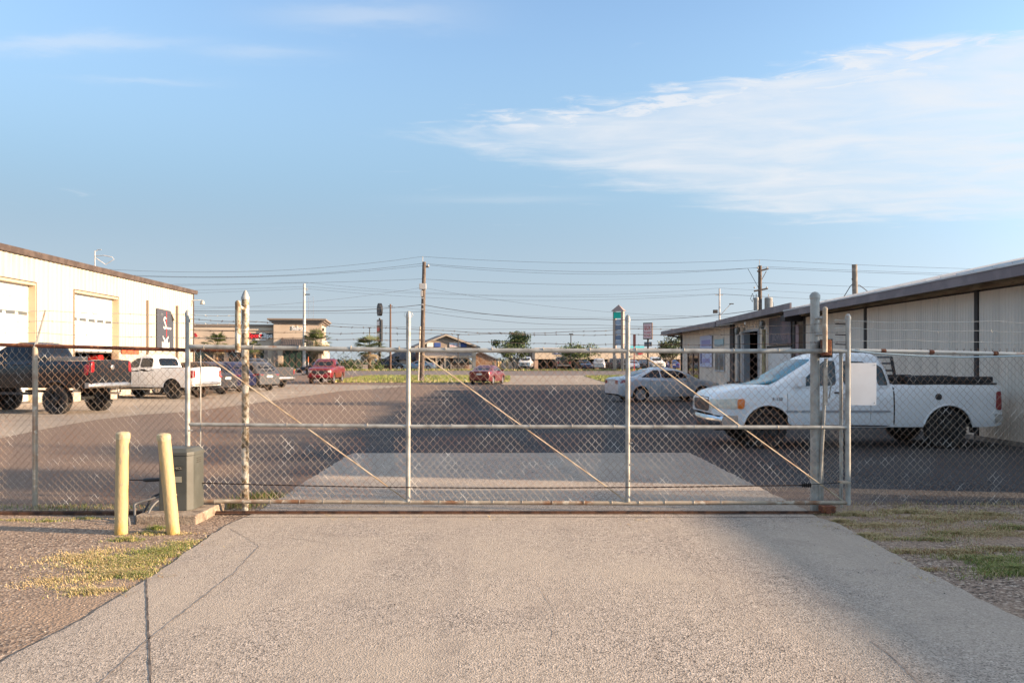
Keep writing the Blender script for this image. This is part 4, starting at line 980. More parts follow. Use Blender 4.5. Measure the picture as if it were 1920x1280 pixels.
# ---- office shed (far right)
yb0, yb1 = ya1+.55, bY(1279, XW)[0]; ybf = bY(1241, XF)[0]
oxB, oyB = BL(XW, yb0)
shedB = thing('metal_shed', 'farther beige shed with office door, posters and dark open bay on the right', 'building', (oxB, oyB, 0), YAW)
def yb(px, x=XW): return bY(px, x)[0]-yb0
def zb(px, py): return bZ(py, bY(px, XW)[1])
LB = yb1-yb0
part_box('footing', -.03, .15, 0, LB, -.05, .08, slab_m, shedB)
bay0, bay1 = yb(1423), yb(1397)
wht0, wht1 = yb(1488), yb(1443)
dr0, dr1 = yb(1311), yb(1290)
for a, c in ((.0, bay0-.08), (bay1+.08, dr0-.06), (dr1+.06, LB)):
    clad(shedB, 0, a, c, .08, 3.34, -1, grey_clad, .23, .025, 'greyb', .92)
clad(shedB, 0, bay0, bay1, 2.98, 3.34, -1, grey_clad, .23, .025, 'greyb', .92)
clad(shedB, 0, dr0, dr1, 2.2, 3.34, -1, grey_clad, .23, .025, 'greyb', .92)
bt = mat('bay_trim', (.42, .43, .44), .5)
part_box('bay_jamb', -.05, .2, bay0-.08, bay0, .0, 2.98, bt, shedB); part_box('bay_jamb', -.05, .2, bay1, bay1+.35, .0, 2.95, bt, shedB); part_box('bay_header', -.05, .2, bay0, bay1, 2.90, 2.98, bt, shedB)
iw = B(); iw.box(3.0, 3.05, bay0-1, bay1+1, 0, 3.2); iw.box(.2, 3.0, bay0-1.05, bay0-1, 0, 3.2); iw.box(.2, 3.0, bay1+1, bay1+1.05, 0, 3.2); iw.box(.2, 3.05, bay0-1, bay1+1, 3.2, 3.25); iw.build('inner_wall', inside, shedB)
od = empty('office_door', shedB, (0, dr0, 0)); w_ = dr1-dr0
fb = mat('brown_door_frame', (.17, .09, .06), .5)
for y in (0, w_/2-.04, w_-.08): part_box('door_frame', -.04, .04, y, y+.08, .05, 2.2, fb, od)
part_box('door_frame', -.04, .04, .08, w_-.08, 2.12, 2.2, fb, od); part_box('pane', -.005, .02, .08, w_-.08, .05, 2.12, glass_dark, od)
p0, p1 = yb(1337), yb(1315)
ps = part_box('poster', -.07, -.045, p0, p1, 1.45, zb(1326, 629), mat('pale_blue_poster', (.50, .52, .66), .6), shedB)
part_box('poster_band', -.078, -.071, p0+.25, p1-.3, 2.45, 2.75, mat('poster_lilac', (.30, .28, .50), .6), ps); part_box('poster_band', -.078, -.071, p0+.3, p1-.5, 1.65, 1.85, MATS['poster_lilac'], ps); part_box('poster_figure', -.078, -.071, p1-.35, p1-.12, 1.6, 2.35, mat('poster_navy', (.07, .06, .2), .6), ps)
wn = empty('window', shedB, (0, yb(1360), 0)); ww = yb(1342)-yb(1360)
part_box('window_frame', -.05, -.03, 0, ww, 1.25, 2.25, bt, wn); part_box('pane', -.06, -.05, .10, ww-.10, 1.33, 2.17, mat('pale_window_glass', (.12, .13, .13), .1), wn); part_box('window_frame', -.07, -.06, ww/2-.03, ww/2+.03, 1.3, 2.2, bt, wn)
part_box('sign_board', -.07, -.045, yb(1359), yb(1342), 2.42, 2.72, mat('pale_teal_sign', (.36, .50, .52), .6), shedB)
part_box('black_post', -.10, -.035, yb(1379), yb(1372.5), 0, 3.3, dark_t, shedB)
def vent_pipe(px, m, top):
    y = yb(px, XW-.2); b = B(); b.tube([(-.2, y, 0), (-.2, y, top)], .075, 12); b.build('standpipe', m, shedB, smooth=50)
    l_ = B(); l_.lathe([(.02, top+.34), (.10, top+.30), (.12, top+.18), (.05, top+.02)], 10, (-.25, y, 0)); l_.lathe([(.07, top+.24), (.08, top+.1), (.03, top+.03)], 10, (-.34, y-.16, 0)); l_.build('flood_lamp', galv, shedB, smooth=40)
vent_pipe(1385, mat('grey_standpipe', (.28, .27, .25), .6), 2.80); vent_pipe(1432, mat('yellowed_standpipe', (.42, .34, .18), .7, c2=(.16, .11, .08), scale=5, stretch=(3, 3, .6)), 2.90)
bp_ = part_box('banner', -.11, -.075, wht0-.02, yb(1447), 2.30, 3.30, mat('dark_grey_banner', (.085, .08, .095), .6, c2=(.20, .13, .14), scale=1.6), shedB, label='large dark grey banner with faded pale lettering')
txt('ROWNSV', .34, mat('faded_lettering', (.30, .24, .24), .7), bp_, (-.114, (wht0+yb(1447))/2, 2.56), (R(90), 0, R(-90)), 'lettering', .002, sx=.95)
wd_ = empty('side_door', shedB, (-.05, wht0, 0)); part_box('door_leaf', -.03, 0, .05, wht1-wht0-.05, .05, 2.20, white_d, wd_, bevel=.01); part_box('door_frame', -.05, .0, -.03, wht1-wht0+.03, 2.20, 2.27, dark_t, wd_)
part_box('pink_poster', -.07, -.045, yb(1501), yb(1495), 1.9, 2.95, mat('pink_grey_poster', (.30, .20, .20), .6), shedB)
part_box('black_post', -.10, -.035, .02, .22, 0, 3.3, dark_t, shedB)
part_box('track_beam', -.6, .05, -.45, -.05, 3.05, 3.25, dark_t, shedB)
LF = ybf-yb0
fB = B(); fB.prism([(-1.1, 3.38), (7.6-.0, 3.26), (7.6, 3.48), (-1.1, 3.61)], XF-XW-.03, XF-XW+.03, 'x'); fB.build('fascia', plum_t, shedB)
fB = B(); fB.prism([(7.62, 3.22), (LF, 3.22), (LF, 3.44), (7.62, 3.44)], XF-XW-.06, XF-XW+.0, 'x'); fB.build('fascia', plum_t, shedB)
part_box('soffit', fx+.03, 2, LB+.02, LF-.02, 3.24, 3.27, mat('porch_soffit', (.40, .34, .25), .8), shedB); part_box('soffit', fx+.03, -.02, -.4, LB, 3.345, 3.365, MATS['soffit_board'], shedB)
part_box('fascia', fx+.01, 4, LF-.06, LF, 3.22, 3.40, plum_t, shedB)
B().prism([(fx-.0, 3.47), (5.0, 4.15), (10.6, 3.49), (10.6, 3.44), (5.0, 4.10), (fx-.0, 3.42)], -.4, LF, 'y').build('roof', roof_w, shedB)
part_box('downpipe', -.10, -.02, LB-.16, LB-.02, .05, 3.2, dark_t, shedB)
B().tube([(fx+.1, LB+1.2, 3.2), (-.05, LB+.2, 3.05), (-.06, LB-.05, 2.9)], .05, 6).build('downpipe', dark_t, shedB)
part_box('end_wall', .02, 10, LB-.06, LB-.01, .05, 3.34, grey_clad, shedB); part_box('end_wall', .02, 10, .0, .05, .05, 3.34, grey_clad, shedB)
jb = B(); jx, jy = BL(XW-.75, yb0+yb(1378, XW-.7))
jar = thing('oil_drum', 'black drum beside the grey standpipe at the open bay', 'drum', (jx, jy, .004))
B().lathe([(.27, 0), (.28, .3), (.27, .31), (.28, .6), (.27, .61), (.27, .88), (.25, .9), (.25, .87), (0, .87)], 20).build('drum_body', dark_t, jar, smooth=40)
B().lathe([(.04, .87), (.04, .90), (.0, .90)], 10, (.15, 0, 0)).build('bung', rust, jar)
# neighbouring buildings on the right, outside the frame, whose eaves throw the shade on the driveway
nb = thing('metal_shed', 'low beige shed right of the driveway entrance', 'building', (14.45, -8.9, 0))
clad(nb, 0, 0, 16.1, .05, 3.2, -1, grey_clad, .23, .025, 'greyb', .92)
B().prism([(-.3, 3.2), (4, 3.9), (9, 3.2), (9, 3.12), (4, 3.8), (-.3, 3.12)], -.2, 16.2, 'y').build('roof', roof_w, nb)
part_box('end_wall', .02, 8.8, 16.04, 16.1, 0, 3.12, grey_clad, nb); part_box('back_wall', 8.8, 8.86, 0, 16, 0, 3.12, grey_clad, nb)
# ------------------------------------------------------------------ chain link
def chainlink(x0, x1, z0, z1, w=.082, h=.088, r=.0024, seed=1, bow=.009, gone=None):
    rg = random.Random(seed); b = B(); s = w/2; n = int((x1-x0)/s); m = int((z1-z0)/(h/2))
    ph = rg.random()*6
    for k in range(n):
        base = len(b.v); cnt = 0
        for j in range(m+1):
            left = (j+k) % 2 == 0
            x = x0+(k if left else k+1)*s+(.0025 if left else -.0025)
            z = z0+j*h/2
            dx = bow*(math.sin(z*2.1+x*.9+ph)); dz = bow*.8*math.sin(x*2.3+z*1.7+ph)
            yy = .004*(1 if (j % 2) else -1)+.02*math.sin(x*1.1+z*2.3+ph)*min(1, (z-z0)*1.5)*min(1, max(0, (z1-z)*2))
            f = min(1, (z1-z)*3, (z-z0)*3+.15)
            X, Z = x+dx*f, z+dz*f
            for t in range(3): a = t*2*PI/3+.5; b.v.append((X+r*math.cos(a), yy+r*math.sin(a), Z))
            cnt += 1
        # twisted tip above the top
        for i in range(cnt-1):
            for t in range(3):
                a = base+i*3+t; c = base+i*3+(t+1) % 3; b.f.append((a, c, c+3, a+3)); b.m.append(0)
        xt = b.v[-1][0]; zt_ = b.v[-1][2]
        if k % 2 == (m % 2):
            for sx in (-1, 1): b.tube([(xt, 0, zt_-.01), (xt+sx*.012, .004*sx, zt_+.035)], r*.9, 3, cap=False)
    return b
def barbed(pts, m, parent, name='barbed_wire', step=.127, r=.0026, seed=3):
    rg = random.Random(seed); b = B(); q = []
    pts = [Vector(p) for p in pts]
    for a, c in zip(pts, pts[1:]):
        n = max(2, int((c-a).length/.06)); sag = .012*(c-a).length
        for i in range(n): t = i/n; p = a.lerp(c, t); p.z -= sag*4*t*(1-t)*.5; p.z += .004*math.sin(p.x*9+seed); q.append(p)
    q.append(pts[-1]); b.tube(q, r, 4, cap=False)
    d = 0; nxt = .05
    for a, c in zip(q, q[1:]):
        l = (c-a).length; d += l
        if d > nxt:
            nxt += step
            for _ in range(2):
                v = Vector((rg.uniform(-.5, .5), rg.uniform(-1, 1), rg.uniform(-1, 1))).normalized()*.017
                b.tube([a-v, a+v], .0014, 3, cap=False)
            b.tube([a-Vector((.008, 0, 0)), a+Vector((.008, 0, 0))], .0042, 5)
    return b.build(name, m, parent)
GD = 8.80
def gx(px, D=GD): return PX(px, D)
def gzz(py, D=GD): return PZ(py, D)
def pipe(name, p0, p1, r, m, parent, n=16, cap=None, radii=None, **k):
    b = B(); b.tube([p0, p1], r, n)
    if cap: b.lathe([(r*1.12, 0), (r*1.14, .03), (r*.95, .05), (r*.5, .07), (0, .075)], n, (p1[0], p1[1], p1[2]-.02))
    return b.build(name, m, parent, smooth=50, **k)
# sliding gate
gate = thing('sliding_gate', 'galvanised chain link sliding gate with barbed wire across the driveway', 'gate', (0, GD, ZS))
def G(px, py, dy=0.): return (gx(px), dy, gzz(py)-ZS)
for px, pt, pb, r in ((352, 590, 946, .027), (766, 592, 940, .026), (1177, 599, 940, .026), (1590, 597, 946, .028)):
    pipe('upright', G(px if px != 766 else 765, pb), G(px, pt), r, galv, gate, cap=True)
def pipe_bent(name, pts, r, m):
    b = B(); b.tube([G(*p) for p in pts], r, 14); return b.build(name, m, gate, smooth=50)
pipe_bent('top_rail', [(352, 649.5), (560, 653), (766, 656), (980, 657), (1177, 657.5), (1400, 658), (1590, 658)], .025, galv)
pipe_bent('middle_rail', [(352, 795), (460, 796.5), (766, 799), (1000, 799.5), (1177, 800), (1590, 801)], .021, galv)
pipe_bent('bottom_rail', [(352, 939), (766, 941), (1177, 943), (1400, 942), (1590, 942)], .023, galv_rust)
fm = chainlink(gx(356), gx(1588), gzz(952)-ZS, gzz(656)-ZS, seed=4); o = fm.build('mesh_fabric', wire, gate, loc=(0, .036, 0), kind='stuff')
pipe('tension_bar', G(374, 940, .03), G(374, 656, .03), .007, galv, gate, 6); pipe('tension_bar', G(1577, 942, .03), G(1577, 660, .03), .008, galv, gate, 6)
for a, c in (((385, 664), (762, 938)), ((792, 664), (1173, 938)), ((1203, 664), (1582, 939))):
    pipe('truss_rod', G(a[0], a[1], -.01), G(c[0], c[1], .02), .0075, rod, gate, 6)
tw = B()
for px0, px1, py0, py1, st_, r in ((380, 1560, 795.5, 801, 77, .0235), (400, 1570, 940, 942.5, 53, .0255), (383, 1570, 651, 658, 90, .028)):
    px = px0
    while px < px1:
        f = (px-px0)/(px1-px0); c = G(px+rnd.uniform(-6, 6), py0+(py1-py0)*f)
        tw.lathe([(r, -.004), (r+.002, 0), (r, .004)], 12, (c[0], c[1], c[2]), 'x'); px += st_
tw.build('wire_ties', mat('tie_wire', (.35, .31, .26), .5, .3), gate, kind='stuff')
for py, px in ((806, 360), (870, 1184), (900, 1184), (830, 1184), (668, 1184)):
    c = G(px-7, py); B().cb((c[0]+.035, -.02, c[2]), (.03, .012, .012)).build('tie_clip', galv, gate)
for k, (ys) in enumerate(([(352, 598), (470, 603), (766, 616), (960, 625), (1177, 617), (1590, 605)], [(352, 618), (470, 621), (766, 624.5), (940, 626), (1177, 627), (1590, 622)], [(352, 632), (560, 634), (766, 637), (960, 642), (1177, 646), (1590, 640)])):
    barbed([G(a, c, -.0) for a, c in ys], barb, gate, seed=k+2)
# mesh tip clamps, top of uprights wear a thin loop of wire
b = B(); c = G(766, 590)
b.tube([(c[0]+.05*math.cos(t/10*2*PI), 0, c[2]+.035*math.sin(t/10*2*PI)) for t in range(11)], .0016, 4, cap=False); b.build('wire_loop', barb_new, gate)
# track and guides
tr = thing('gate_track', 'rusty steel gate track lying across the concrete', 'track', (0, 8.70, ZS))
B().box(-9.5, gx(1540), -.028, .028, .002, .010).box(-9.5, gx(1540), -.004, .004, .010, .030).build('track_rail', rust_iron, tr)
rl = thing('gate_guide_post', 'tall pointed left guide post with chipped paint and a roller pipe', 'post', (PX(460, 8.97), 8.97, ZS))
x0 = PX(460, 8.97)
b = B(); b.tube([(0, 0, -.05), (0, 0, PZ(560, 8.97)-ZS)], .040, 20); b.build('post', chip, rl, smooth=50)
B().lathe([(.046, 0), (.047, .03), (.040, .04), (.030, .07), (.012, .105), (0, .11)], 20, (0, 0, PZ(562, 8.97)-ZS)).build('post_cap', galv, rl, smooth=40)
rp_x = PX(446, 8.66)-x0
B().tube([(rp_x, -.31, PZ(660, 8.66)-ZS), (rp_x, -.31, PZ(569, 8.66)-ZS)], .030, 16).lathe([(.031, 0), (.028, .02), (.012, .035), (0, .036)], 16, (rp_x, -.31, PZ(569, 8.66)-ZS)).build('roller_pipe', chip, rl, smooth=50)
B().tube([(0, 0, PZ(580, 8.9)-ZS), (rp_x, -.31, PZ(574, 8.7)-ZS)], .019, 10).build('bracket', chip, rl, smooth=50)
rr = thing('gate_guide_post', 'thick right guide post with black roller box, in front of the white pickup', 'post', (PX(1528, 8.97), 8.97, ZS))
x1 = PX(1528, 8.97)
B().tube([(0, 0, -.05), (0, 0, PZ(556, 8.97)-ZS)], .050, 20).build('post', galv, rr, smooth=50)
B().lathe([(.056, 0), (.058, .035), (.050, .05), (.030, .072), (0, .08)], 20, (0, 0, PZ(560, 8.97)-ZS)).build('post_cap', galv, rr, smooth=40)
q_x = PX(1547, 8.64)-x1
B().tube([(q_x, -.33, PZ(660, 8.64)-ZS), (q_x, -.33, PZ(580, 8.64)-ZS)], .026, 14).lathe([(.028, 0), (.024, .018), (.01, .03), (0, .031)], 14, (q_x, -.33, PZ(580, 8.64)-ZS)).build('roller_pipe', galv_rust, rr, smooth=50)
for py in (597, 628): B().tube([(0, 0, PZ(py, 8.97)-ZS), (q_x, -.33, PZ(py-2, 8.64)-ZS)], .017, 10).build('bracket', galv, rr, smooth=50)
B().cb((.045, -.20, PZ(652, 8.8)-ZS), (.07, .16, .17)).build('roller_box', rust, rr, bevel=.01)
B().cb((.075, -.12, PZ(653, 8.8)-ZS), (.03, .30, .20)).build('roller_plate', under_m, rr)
B().tube([(PX(1550, 8.9)-x1, -.05, PZ(672, 8.9)-ZS), (PX(1545, 8.9)-x1, -.05, PZ(800, 8.9)-ZS), (PX(1537, 8.9)-x1, -.03, PZ(955, 8.9)-ZS)], .019, 10).build('side_brace', galv, rr, smooth=50)
B().box(.035, .085, -.03, .03, 0.0, 1.1).build('channel', galv, rr)
lt = B(); lt.box(PX(1541, 8.95)-x1, PX(1548, 8.95)-x1, -.08, -.05, PZ(760, 8.95), PZ(690, 8.95)); lt.tube([(PX(1545, 8.95)-x1, -.1, PZ(705, 8.95)), (PX(1552, 8.95)-x1, -.12, PZ(720, 8.95)), (PX(1549, 8.95)-x1, -.1, PZ(748, 8.95))], .008, 6); lt.build('latch', galv, rr)
# chain and spring
ch = thing('drive_chain', 'dark greasy drive chain strung low along the gate to a spring', 'chain', (0, GD-.10, 0))
Dc = GD-.10
def CP(px, py): return (PX(px, Dc), 0, PZ(py, Dc))
cb2 = B(); ends = [(376, 905), (500, 908.5), (640, 911.5), (780, 913.5), (920, 914.5), (1060, 914), (1220, 913), (1380, 911), (1503, 909)]
q = []
for a, c in zip(ends, ends[1:]):
    A_, C_ = Vector(CP(*a)), Vector(CP(*c))
    for i in range(24): q.append(A_.lerp(C_, i/24))
q.append(Vector(CP(*ends[-1])))
for i, (a, c) in enumerate(zip(q, q[1:])):
    m_ = (a+c)/2; l_ = (c-a).length*1.15; cb2.cb(m_, (l_, .007 if i % 2 else .013, .013 if i % 2 else .008))
cb2.build('chain_links', chain_m, ch, kind='stuff')
sp_ = B()
for i in range(5): p = CP(1505+i*3.6, 909); sp_.lathe([(.016, -.007), (.028, 0), (.016, .007)], 12, p, 'x')
sp_.tube([CP(1500, 909), CP(1583, 904)], .004, 6); sp_.build('spring', under_m, ch, smooth=50)
B().cb(CP(1583, 903.5), (.10, .12, .018)).build('chain_bracket', galv_rust, ch)
# rusty stop with a wheel at the right end of the track
stp = thing('gate_stop', 'rusty wheel carrier block at the right foot of the gate', 'block', (PX(1552, 8.72), 8.72, ZS))
B().box(-.085, .07, -.05, .05, .012, .085).build('carrier', rust, stp, bevel=.008)
B().lathe([(.03, -.012), (.032, 0), (.03, .012)], 18, (-.02, -.066, .035), 'y').build('wheel', rust, stp, smooth=40)
blk = B().cb((0, 0, .04), (.15, .12, .08)).build('concrete_block', mat('tan_block', (.34, .26, .17), .9, c2=(.22, .16, .10), scale=20, bump=.5), None, loc=(PX(397, 8.95), 8.95, 0), bevel=.008)
props(blk, 'small tan concrete block beside the motor box, under the bottom rail', 'block')
# left fence
FD = 9.12
lf_ = thing('chain_link_fence', 'chain link fence with rusty top rail left of the gate', 'fence', (-5.42, FD, 0))
def LF_(px, py, dy=0.): return (PX(px, FD)+5.42, dy, PZ(py, FD))
for px in (66, -450): pipe('fence_post', (PX(px, FD)+5.42, 0, -.05), (PX(px, FD)+5.42, 0, PZ(651, FD)), .029, galv_rust if px > 0 else galv, lf_, cap=False)
B().tube([(PX(-520, FD)+5.42, 0, PZ(640, FD)), LF_(0, 646), LF_(66, 648), LF_(352, 656), LF_(455, 657)], .021, 12).build('top_rail', rust, lf_, smooth=50)
chainlink(PX(-520, FD)+5.42, PX(457, FD)+5.42, .02, PZ(652, FD), seed=9).build('mesh_fabric', wire, lf_, loc=(0, .03, 0), kind='stuff')
B().tube([LF_(66, 651), LF_(69, 640), LF_(85, 581)], .012, 5, radii=[.026, .014, .009]).build('barb_arm', galv, lf_)
for k, (ys) in enumerate(([(-200, 578), (0, 581), (84, 583), (354, 590), (440, 592)], [(-200, 600), (0, 602), (78, 602), (354, 606), (440, 608)], [(-200, 622), (0, 623), (72, 624), (354, 633), (440, 635)])):
    barbed([LF_(a, c) for a, c in ys], barb_new, lf_, seed=k+12)
B().box(-4.0, PX(300, FD)+5.42, -.45, -.39, .0, .035).build('ground_rail', rust_iron, lf_)
# right fence
rf_ = thing('chain_link_fence', 'chain link fence with pale spliced top rail right of the gate', 'fence', (PX(1592, FD), FD, 0)); rx = PX(1592, FD)
def RF(px, py, dy=0.): return (PX(px, FD)-rx, dy, PZ(py, FD))
for px in (1578, 2060): pipe('fence_post', (PX(px, FD)-rx, .0, -.05), (PX(px, FD)-rx, .0, PZ(655, FD)), .014 if px < 1600 else .03, galv, rf_, 10)
pm_ = mat('painted_rail', (.55, .52, .46), .5, .2, c2=(.24, .10, .05), scale=2.2, lo=.58, hi=.64)
B().tube([RF(1545, 657), RF(1610, 657), RF(1760, 660), RF(1920, 664), RF(2140, 668), (10.1-rx, 0, PZ(668, FD))], .0215, 12).build('top_rail', pm_, rf_, smooth=50)
for px in (1607, 1656, 1746, 1866):
    c = RF(px, 657+(px-1600)*.02); B().lathe([(.022, -.03), (.0265, -.02), (.0265, .02), (.022, .03)], 12, c, 'x').build('rail_splice', rust if px != 1607 else galv, rf_, smooth=50)
chainlink(PX(1540, FD)-rx, 10.0-rx, .02, PZ(656, FD), seed=21).build('mesh_fabric', wire, rf_, loc=(0, .03, 0), kind='stuff')
for k, (ys) in enumerate(([(1560, 600), (1590, 603), (1680, 605), (1780, 604), (1860, 603), (1925, 606), (2140, 608)], [(1560, 616), (1590, 616), (1700, 620), (1850, 621), (1925, 624), (2140, 627)], [(1560, 637), (1590, 639), (1700, 638), (1850, 642), (1925, 643), (2140, 644)])):
    barbed([RF(a, c, -.1) for a, c in ys], barb_new, rf_, seed=k+32)
ty = B()
for py in (607, 627, 645): ty.tube([G(1566, py, .0), G(1590, py+1, .0)], .006, 5)
ty.build('wire_hooks', chain_m, gate, kind='stuff')
cab_ = B(); cab_.tube([RF(1594, 657, -.04), RF(1640, 662, -.04), RF(1720, 667, -.05), RF(1800, 669.5, -.04), RF(1880, 668, -.04), RF(1960, 665, -.03), RF(2140, 662, -.03)], .0085, 8)
props(cab_.build('hose', mat('pale_blue_hose', (.38, .48, .52), .5), None, smooth=60, loc=(rx, FD, 0)), 'pale blue hose hanging in a shallow curve under the right fence rail', 'hose')
sg_ = thing('blank_sign', 'blank white sign plate tied to the fence beside the gate end', 'sign', (PX(1616, 8.98), 8.98, PZ(720, 8.98)))
B().box(PX(1589, 8.98)-PX(1616, 8.98), PX(1643, 8.98)-PX(1616, 8.98), -.003, .003, -.235, .238).build('sign_plate', mat('blank_white_sign', (.82, .79, .76), .5, c2=(.78, .75, .72), scale=5), sg_)
for x in (-.14, .14):
    for z in (-.21, .215): B().lathe([(.006, 0), (.006, -.004)], 8, (x, -.003, z), 'y').build('bolt', galv, sg_)
# ------------------------------------------------------------------ bollards and gate operator
yel = mat('faded_yellow_paint', (.46, .345, .175), .6, c2=(.48, .30, .07), scale=3, lo=.50, hi=.62, c3=(.34, .28, .18), s3=14, lo3=.60, hi3=.66, bump=.25, bscale=35, stretch=(1, 1, .5))
for k, (bx, by_, tx, ty_) in enumerate(((227, 1000, 230.5, 813), (326, 1000, 307, 816))):
    X, D = GP(bx, by_); z1 = PZ(ty_, D); tX = PX(tx, D)-X
    bo = thing('bollard', 'faded yellow concrete filled bollard standing almost upright, farther from the driveway' if k == 0 else 'faded yellow bollard leaning left in front of the motor box', 'bollard', (X, D, 0))
    b = B(); N = 14; pts = []; rad = []
    for i in range(N+1): t = i/N; pts.append((tX*t, 0, -.05+(z1+.05)*t)); rad.append(.061+.001*math.sin(i*1.7+k))
    b.tube(pts, .061, 28, radii=rad); b.build('pipe', yel, bo, smooth=50)
    b = B(); b.lathe([(.064, -.05), (.066, -.02), (.063, .004), (.05, .016), (.02, .022), (0, .023)], 28, (tX, 0, z1)); b.build('concrete_fill', mat('bollard_cap', (.55, .45, .27), .8, c2=(.42, .34, .2), scale=18, bump=.4), bo, smooth=40)
pd = B(); px0_, px1_ = PX(253, 8.17), PX(368, 8.17)
pdz = B().box(px0_, px1_, 8.17, 9.05, -.02, .095)
props(pdz.build('concrete_plinth', mat('stained_plinth', (.30, .24, .18), .9, c2=(.16, .12, .09), scale=9, lo=.45, hi=.65, c3=(.40, .34, .27), s3=30, bump=.6), None, bevel=.015), 'stained concrete plinth under the gate motor box', 'plinth')
op = thing('gate_operator', 'grey green gate motor box on the concrete plinth behind the bollards', 'motor box', (-3.535, 8.58, .095))
gg = mat('grey_green_enclosure', (.066, .070, .061), .5, c2=(.085, .09, .08), scale=4)
b = B(); b.prism([(-.175, -.17), (.115, -.17), (.165, -.11), (.165, .17), (-.175, .17)], 0, .575, 'z'); b.build('enclosure', gg, op, bevel=.006)
b = B(); n_ = [(-.18, -.175), (.118, -.175), (.17, -.113), (.17, .175), (-.18, .175)]; m_ = [(-.165, -.13), (.095, -.13), (.125, -.09), (.125, .15), (-.165, .15)]
b.v = [(x, y, .577) for x, y in n_]+[(x, y, .612) for x, y in n_]+[(x, y, .65) for x, y in m_]
b.f = [tuple(range(5)), tuple(range(10, 15))]+[(i, (i+1) % 5, 5+(i+1) % 5, 5+i) for i in range(5)]+[(5+i, 5+(i+1) % 5, 10+(i+1) % 5, 10+i) for i in range(5)]; b.m = [0]*12
b.build('lid', gg, op, bevel=.004)
bd_ = part_box('badge', -.06, .068, -.181, -.176, .43, .47, mat('badge_black', (.02, .02, .02), .4), op)
txt('NICS', .034, mat('badge_letter', (.35, .33, .26), .5), bd_, (.028, -.183, .449), (R(90), 0, 0), 'lettering', .001)
for z in (.12, .50): part_box('hinge', -.182, -.176, -.14, -.10, z, z+.06, rust, op)
part_box('warning_label', -.02, .06, -.175, -.171, .30, .36, mat('faded_label', (.30, .29, .22), .6), op)
B().lathe([(.014, 0), (.014, -.014), (.006, -.016)], 12, (.0, -.17, .17), 'y').build('lock', galv_rust, op, smooth=40)
for k in range(3): part_box('vent_slot', .1655, .171, -.03, .08, .49+k*.022, .498+k*.022, mat('slot_dark', (.05, .05, .045), .6), op)
B().tube([(-.20, -.06, .315), (-.36, -.07, .31), (-.385, -.07, .31)], .019, 12, radii=[.019, .021, .014]).build('shaft_cover', blackpl, op, smooth=50)
B().tube([(-.38, -.07, .31), (-.62, -.07, .312)], .006, 8).build('shaft', chain_m, op)
part_box('side_bracket', -.20, -.176, -.10, -.02, .24, .42, under_m, op)
hose_m = mat('grey_conduit', (.12, .12, .12), .6)
for k, pts in enumerate(([(-.17, -.12, .18), (-.25, -.16, .14), (-.30, -.20, .03), (-.28, -.34, -.03), (-.24, -.37, -.12)], [(-.17, -.13, .15), (-.28, -.18, .12), (-.40, -.22, .08), (-.37, -.30, .03), (-.32, -.40, -.12)], [(-.17, -.14, .12), (-.21, -.20, .08), (-.235, -.28, .0), (-.215, -.38, -.12)], [(-.39, -.44, -.01), (-.36, -.45, -.03), (-.345, -.46, -.13)])):
    q = []
    for a, c, d, e in zip([pts[0]]+pts[:-2], pts[:-1], pts[1:], pts[2:]+[pts[-1]]):
        for i in range(6):
            t = i/6; q.append(tuple(.5*((2*c[z])+(-a[z]+d[z])*t+(2*a[z]-5*c[z]+4*d[z]-e[z])*t*t+(-a[z]+3*c[z]-3*d[z]+e[z])*t**3) for z in range(3)))
    q.append(pts[-1]); B().tube(q, .012, 8).build('conduit', hose_m if k else MATS['black_plastic'], op, smooth=60)
lfp = B().tube([(PX(140, 7.5), 0, 0), (PX(155, 7.5), .01, 0)], .001, 3)
